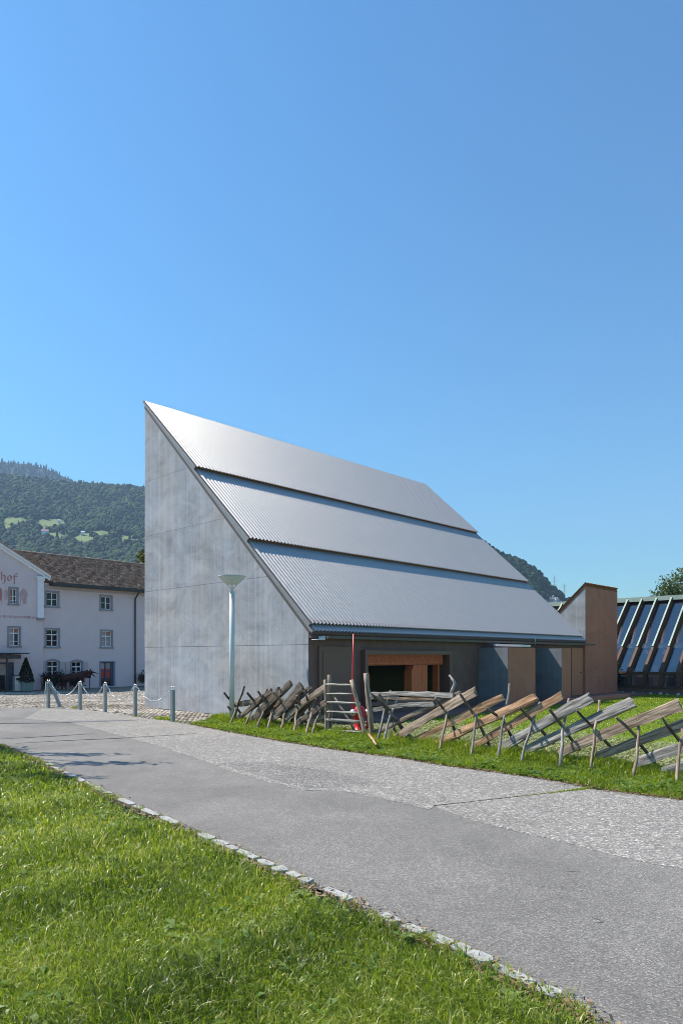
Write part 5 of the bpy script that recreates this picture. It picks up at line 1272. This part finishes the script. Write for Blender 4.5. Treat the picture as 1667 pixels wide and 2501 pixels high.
# ================================================================== GRASS
def blades(name, x, y, z, h, wd, tone, mat, lean=.55, parent=None):
    n = len(x); a = rng.uniform(0, 2*np.pi, n); b = rng.uniform(0, 2*np.pi, n)
    lx_, ly_ = np.cos(b), np.sin(b); le = h*np.abs(rng.normal(lean, .3, n)); wx_, wy_ = np.cos(a)*wd/2, np.sin(a)*wd/2
    V = np.zeros((n,5,3))
    V[:,0] = np.stack([x-wx_, y-wy_, z], 1); V[:,1] = np.stack([x+wx_, y+wy_, z], 1)
    mx, my, mz = x+lx_*le*.3, y+ly_*le*.3, z+h*.6
    V[:,2] = np.stack([mx+wx_*.8, my+wy_*.8, mz], 1); V[:,3] = np.stack([mx-wx_*.8, my-wy_*.8, mz], 1)
    tz = z + h*np.clip(1.05-.35*(le/h), .35, 1.05)
    V[:,4] = np.stack([x+lx_*le, y+ly_*le, tz], 1)
    k = (np.arange(n)*5)[:,None]
    return stuff(np_obj(name, V.reshape(-1,3), [k+np.array([[0,1,2,3]]), k+np.array([[3,2,4]])], mat, parent, np.repeat(np.clip(tone,0,1), 5)))
def inview(x, y, m=60, ytop=0): 
    px = x/y*F + CX; py = HY + F*CH/y
    return (px > -m*3) & (px < 1667+m*3) & (py < 2501+m*4)
# bank
def sample(n, x0, x1, y0, y1, p):
    u = rng.uniform(0, 1, n); y = (y0**(1-p) + u*(y1**(1-p)-y0**(1-p)))**(1/(1-p)); return rng.uniform(x0, x1, n), y
x, y = sample(900000, -9, 3.2, 2.3, 15.5, 1.75)
def kerb_dist(x, y):
    d = np.full(x.shape, 9.0)
    for (p, q) in zip(NEAR[3:17], NEAR[4:18]):
        vx, vy = q[0]-p[0], q[1]-p[1]; t = np.clip(((x-p[0])*vx + (y-p[1])*vy)/(vx*vx+vy*vy), 0, 1); d = np.minimum(d, np.hypot(x-p[0]-vx*t, y-p[1]-vy*t))
    return d
k = in_poly(x, y + .02, BANK) & inview(x, y); x, y = x[k], y[k]
k = rng.random(len(x)) < np.clip(kerb_dist(x, y)/.16 - .25 + .5*nz2(x*3.1, y*3.3, 8), .05, 1); x, y = x[k], y[k]
n = min(len(x), 165000); x, y = x[:n], y[:n]
patch = nz2(x*1.9, y*1.9, .5); patch2 = nz2(x*.8, y*.9, 4)
h = np.clip(.060 + .036*patch + .026*patch2, .018, .15)*rng.uniform(.55, 1.5, n)
tall = rng.random(n) < .03; h[tall] *= 1.7
wd = rng.uniform(.0028, .0062, n)*np.clip(y/4, 1, 3); broad = rng.random(n) < .10; wd[broad] *= 1.9
tone = .43 - .14*patch + .26*nz2(x*1.1+3, y*1.3, 7) + rng.normal(0, .26, n); dry = rng.random(n) < .05; tone[dry] = rng.uniform(.9, 1, dry.sum())
blades('bank_grass', x, y, np.zeros(n), h, wd, tone, M['grass'], .85)
# ragged fringe spilling over the kerb
nn = []
for (p, q) in zip(NEAR[4:17], NEAR[5:18]):
    L_ = math.hypot(q[0]-p[0], q[1]-p[1]); c = int(L_*650); t = rng.uniform(0, 1, c)
    nn.append(np.stack([p[0]+(q[0]-p[0])*t, p[1]+(q[1]-p[1])*t], 1) + rng.normal(0, .035, (c, 2)))
nn = np.concatenate(nn); pt2 = nz2(nn[:,0]*4, nn[:,1]*4, 2); nn = nn[(pt2 + rng.normal(0,.3,len(nn))) > .12]
blades('kerb_grass', nn[:,0], nn[:,1], np.full(len(nn), .01), rng.uniform(.02,.07,len(nn)), rng.uniform(.004,.007,len(nn)), rng.normal(.5,.18,len(nn)), M['grass'], .8)
# broad leaved weeds in the bank and verge
def rosettes(name, cx, cy, size, tone, nl=7):
    Vs = []; Ts = []
    n = len(cx)
    for k in range(nl):
        a = rng.uniform(0, 6.28, n); L_ = size*rng.uniform(.6, 1.2, n); w_ = L_*rng.uniform(.16, .26, n); up = rng.uniform(.25, .8, n)
        d = np.stack([np.cos(a), np.sin(a)], 1); p = np.stack([-d[:,1], d[:,0]], 1)
        z0 = np.full(n, .012); z1 = .015 + L_*up*.6; z2 = .012 + L_*up*.55
        A = np.stack([cx, cy, z0], 1); B = np.stack([cx+d[:,0]*L_*.55+p[:,0]*w_, cy+d[:,1]*L_*.55+p[:,1]*w_, z1], 1)
        C_ = np.stack([cx+d[:,0]*L_, cy+d[:,1]*L_, z2], 1); D = np.stack([cx+d[:,0]*L_*.55-p[:,0]*w_, cy+d[:,1]*L_*.55-p[:,1]*w_, z1], 1)
        Vs.append(np.stack([A, B, C_, D], 1).reshape(-1, 3)); Ts.append(np.repeat(tone + rng.normal(0, .12, n), 4))
    V = np.concatenate(Vs); return stuff(np_obj(name, V, [np.arange(len(V)).reshape(-1,4)], M['weed'], None, np.clip(np.concatenate(Ts), 0, 1)))
x, y = sample(6000, -8, 3, 2.4, 13, 1.7); k = in_poly(x, y+.08, BANK) & inview(x, y); x, y = x[k][:650], y[k][:650]
rosettes('bank_weeds', x, y, rng.uniform(.03, .085, len(x)), rng.uniform(.3, .9, len(x)), 9)
x, y = sample(60000, -8, 3, 2.4, 13, 1.8); k = in_poly(x, y+.03, BANK) & inview(x, y) & (nz2(x*2.2, y*2.2, 6) > .05); x, y = x[k][:5200], y[k][:5200]
rosettes('clover', x, y, rng.uniform(.015, .035, len(x)), rng.uniform(.25, .8, len(x)), 4)
# verge along the fence
def fdist(x, y): return (x-FX0.x)*FN.x + (y-FX0.y)*FN.y          # + towards the road
x = rng.uniform(-4.2, 8.5, 900000); y = rng.uniform(6.0, 18.2, 900000)
fd = fdist(x, y)
edge = in_poly(x, y - .03, LAWN)
k = edge & inview(x, y) & (fd > -.45) & (x/y*F+CX < 1760); x, y, fd = x[k], y[k], fd[k]
n = min(len(x), 95000); x, y, fd = x[:n], y[:n], fd[:n]
pa_ = nz2(x*2.1, y*2.1, 9)
near_f = np.exp(-(fd/.30)**2)
h = np.clip(.06 + .03*pa_ + .10*near_f*(1+.5*pa_), .03, .26)*rng.uniform(.5, 1.35, n)
tone = .40 + .16*pa_ + rng.normal(0, .15, n); dry = rng.random(n) < .04; tone[dry] = .93
blades('verge_grass', x, y, np.zeros(n), h, rng.uniform(.006, .012, n)*np.clip(y/11, .8, 1.6), tone, M['grass'], .55)
k = rng.choice(n, 2600, False); kk = k[(pa_[k] > -.1)]
rosettes('verge_weeds', x[kk], y[kk], rng.uniform(.05, .13, len(kk)), rng.uniform(.2, .7, len(kk)), 6)
# mown lawn: short blades and raked clippings
x = rng.uniform(-3, 22, 700000); y = rng.uniform(9, 34, 700000); fd = fdist(x, y)
lu = (x+.81)*BX[0] + (y-16.77)*BX[1]; lv = (x+.81)*AX[0] + (y-16.77)*AX[1]
k = (fd < -.4) & inview(x, y) & (x/y*F+CX < 1740) & ~((lv > -1.5) & (lu > -.1) & (lu < 18.6)) & ~(lu > 18.9); x, y, fd = x[k], y[k], fd[k]
n = min(len(x), 60000); x, y, fd = x[:n], y[:n], fd[:n]
blades('lawn_grass', x, y, np.full(n, .005), rng.uniform(.025, .06, n), rng.uniform(.008, .016, n)*np.clip(y/14, .9, 1.8), .5 + .1*nz2(x, y, 3) + rng.normal(0, .12, n), M['grass'], .6)
c = (-fd > .3) & (-fd < 3.6) & (rng.random(n) < np.clip(.75 + .5*nz2(x*1.2, y*1.2, 7), 0, 1)*np.exp(-((-fd-1.4)/1.5)**2))
rep = np.repeat(np.nonzero(c)[0], 3); m_ = len(rep)
cx_, cy_ = x[rep] + rng.normal(0, .12, m_), y[rep] + rng.normal(0, .12, m_)
a = rng.uniform(0, 6.28, m_); L_ = rng.uniform(.03, .075, m_); w_ = rng.uniform(.006, .012, m_); zz_ = rng.uniform(.03, .065, m_); dz_ = rng.normal(0, .014, m_)
d = np.stack([np.cos(a), np.sin(a)], 1)
V = np.stack([np.stack([cx_-d[:,0]*L_+sx*d[:,1]*w_, cy_-d[:,1]*L_-sx*d[:,0]*w_, zz_-dz_], 1) if e == 0 else np.stack([cx_+d[:,0]*L_+sx*d[:,1]*w_, cy_+d[:,1]*L_-sx*d[:,0]*w_, zz_+dz_], 1) for e, sx in ((0,-1),(0,1),(1,1),(1,-1))], 1)
stuff(np_obj('grass_clippings', V.reshape(-1,3), [np.arange(4*m_).reshape(-1,4)], M['clip'], None, np.repeat(np.clip(rng.normal(.45,.22,m_),0,1), 4)))
# tufts in the cobbles, in the slab joint and by the chain posts
def tuft(cx, cy, r_, n, h): 
    a = rng.uniform(0, 6.28, n); q = r_*np.sqrt(rng.uniform(0, 1, n)); return cx+q*np.cos(a), cy+q*np.sin(a)*.7, rng.uniform(.4, 1.2, n)*h
tx, ty, thh = [], [], []
for (px, py, r_, n_, h_) in [(398,1757,.22,320,.1),(412,1759,.12,160,.07),(184,1730,.16,200,.06),(272,1727,.1,80,.05),(540,1746,.1,120,.07),(330,1752,.05,40,.05),(440,1764,.25,120,.035),(350,1744,.06,40,.04)]:
    q = tuft(*G(px, py), r_, n_, h_); tx.append(q[0]); ty.append(q[1]); thh.append(q[2])
t = rng.uniform(0, 1, 900)**1.6; tx.append(jA[0]+(jB[0]-jA[0])*t*.8+rng.normal(0,.012,900)); ty.append(jA[1]+(jB[1]-jA[1])*t*.8+rng.normal(0,.018,900)); thh.append(rng.uniform(.01,.045,900)*(1.2-t))
tx, ty, thh = map(np.concatenate, (tx, ty, thh))
blades('paving_tufts', tx, ty, gz(tx, ty), thh, rng.uniform(.008, .014, len(tx)), rng.normal(.48, .15, len(tx)), M['grass'], .6)
# dry leaf litter along both road edges
M['litter'] = tonemat('leaf_litter', [(0, (.09,.05,.03)), (.5, (.22,.13,.07)), (1, (.38,.27,.15))], .9, 0)
q = []
for pts, c in ((NEAR[4:18], 160), (FAR[9:26], 110)):
    for (p, r2) in zip(pts[:-1], pts[1:]):
        L_ = math.hypot(r2[0]-p[0], r2[1]-p[1]); kx = int(L_*c*2.2); t = rng.uniform(0, 1, kx); q.append(np.stack([p[0]+(r2[0]-p[0])*t, p[1]+(r2[1]-p[1])*t], 1) + rng.normal(0, .05, (kx, 2)))
q = np.concatenate(q); m_ = len(q); a = rng.uniform(0, 6.28, m_); s = rng.uniform(.006, .024, m_)
d1 = np.stack([np.cos(a)*s, np.sin(a)*s, rng.normal(0, .004, m_)], 1); d2 = np.stack([-np.sin(a)*s*.5, np.cos(a)*s*.5, rng.normal(0, .004, m_)], 1)
c = np.stack([q[:,0], q[:,1], np.full(m_, .022) + rng.uniform(0, .01, m_)], 1)
stuff(np_obj('leaf_litter', np.stack([c-d1, c-d2, c+d1, c+d2], 1).reshape(-1,3), [np.arange(4*m_).reshape(-1,4)], M['litter'], None, np.repeat(rng.uniform(0,1,m_), 4)))

# ================================================================== HAZE
HAZE = 0.00021
hz = bpy.data.materials.new('air_haze'); hz.use_nodes = True; nt_ = hz.node_tree
for nd in list(nt_.nodes):
    if nd.type != 'OUTPUT_MATERIAL': nt_.nodes.remove(nd)
pv = nt_.nodes.new('ShaderNodeVolumePrincipled'); pv.inputs['Color'].default_value = (0.50, 0.72, 1.0, 1); pv.inputs['Density'].default_value = HAZE; pv.inputs['Anisotropy'].default_value = 0.0
nt_.links.new(pv.outputs[0], nt_.nodes['Material Output'].inputs['Volume'])
m = MB(); m.box(-4200, 4200, -4200, 4300, -40, 860); stuff(m.build('haze', hz))
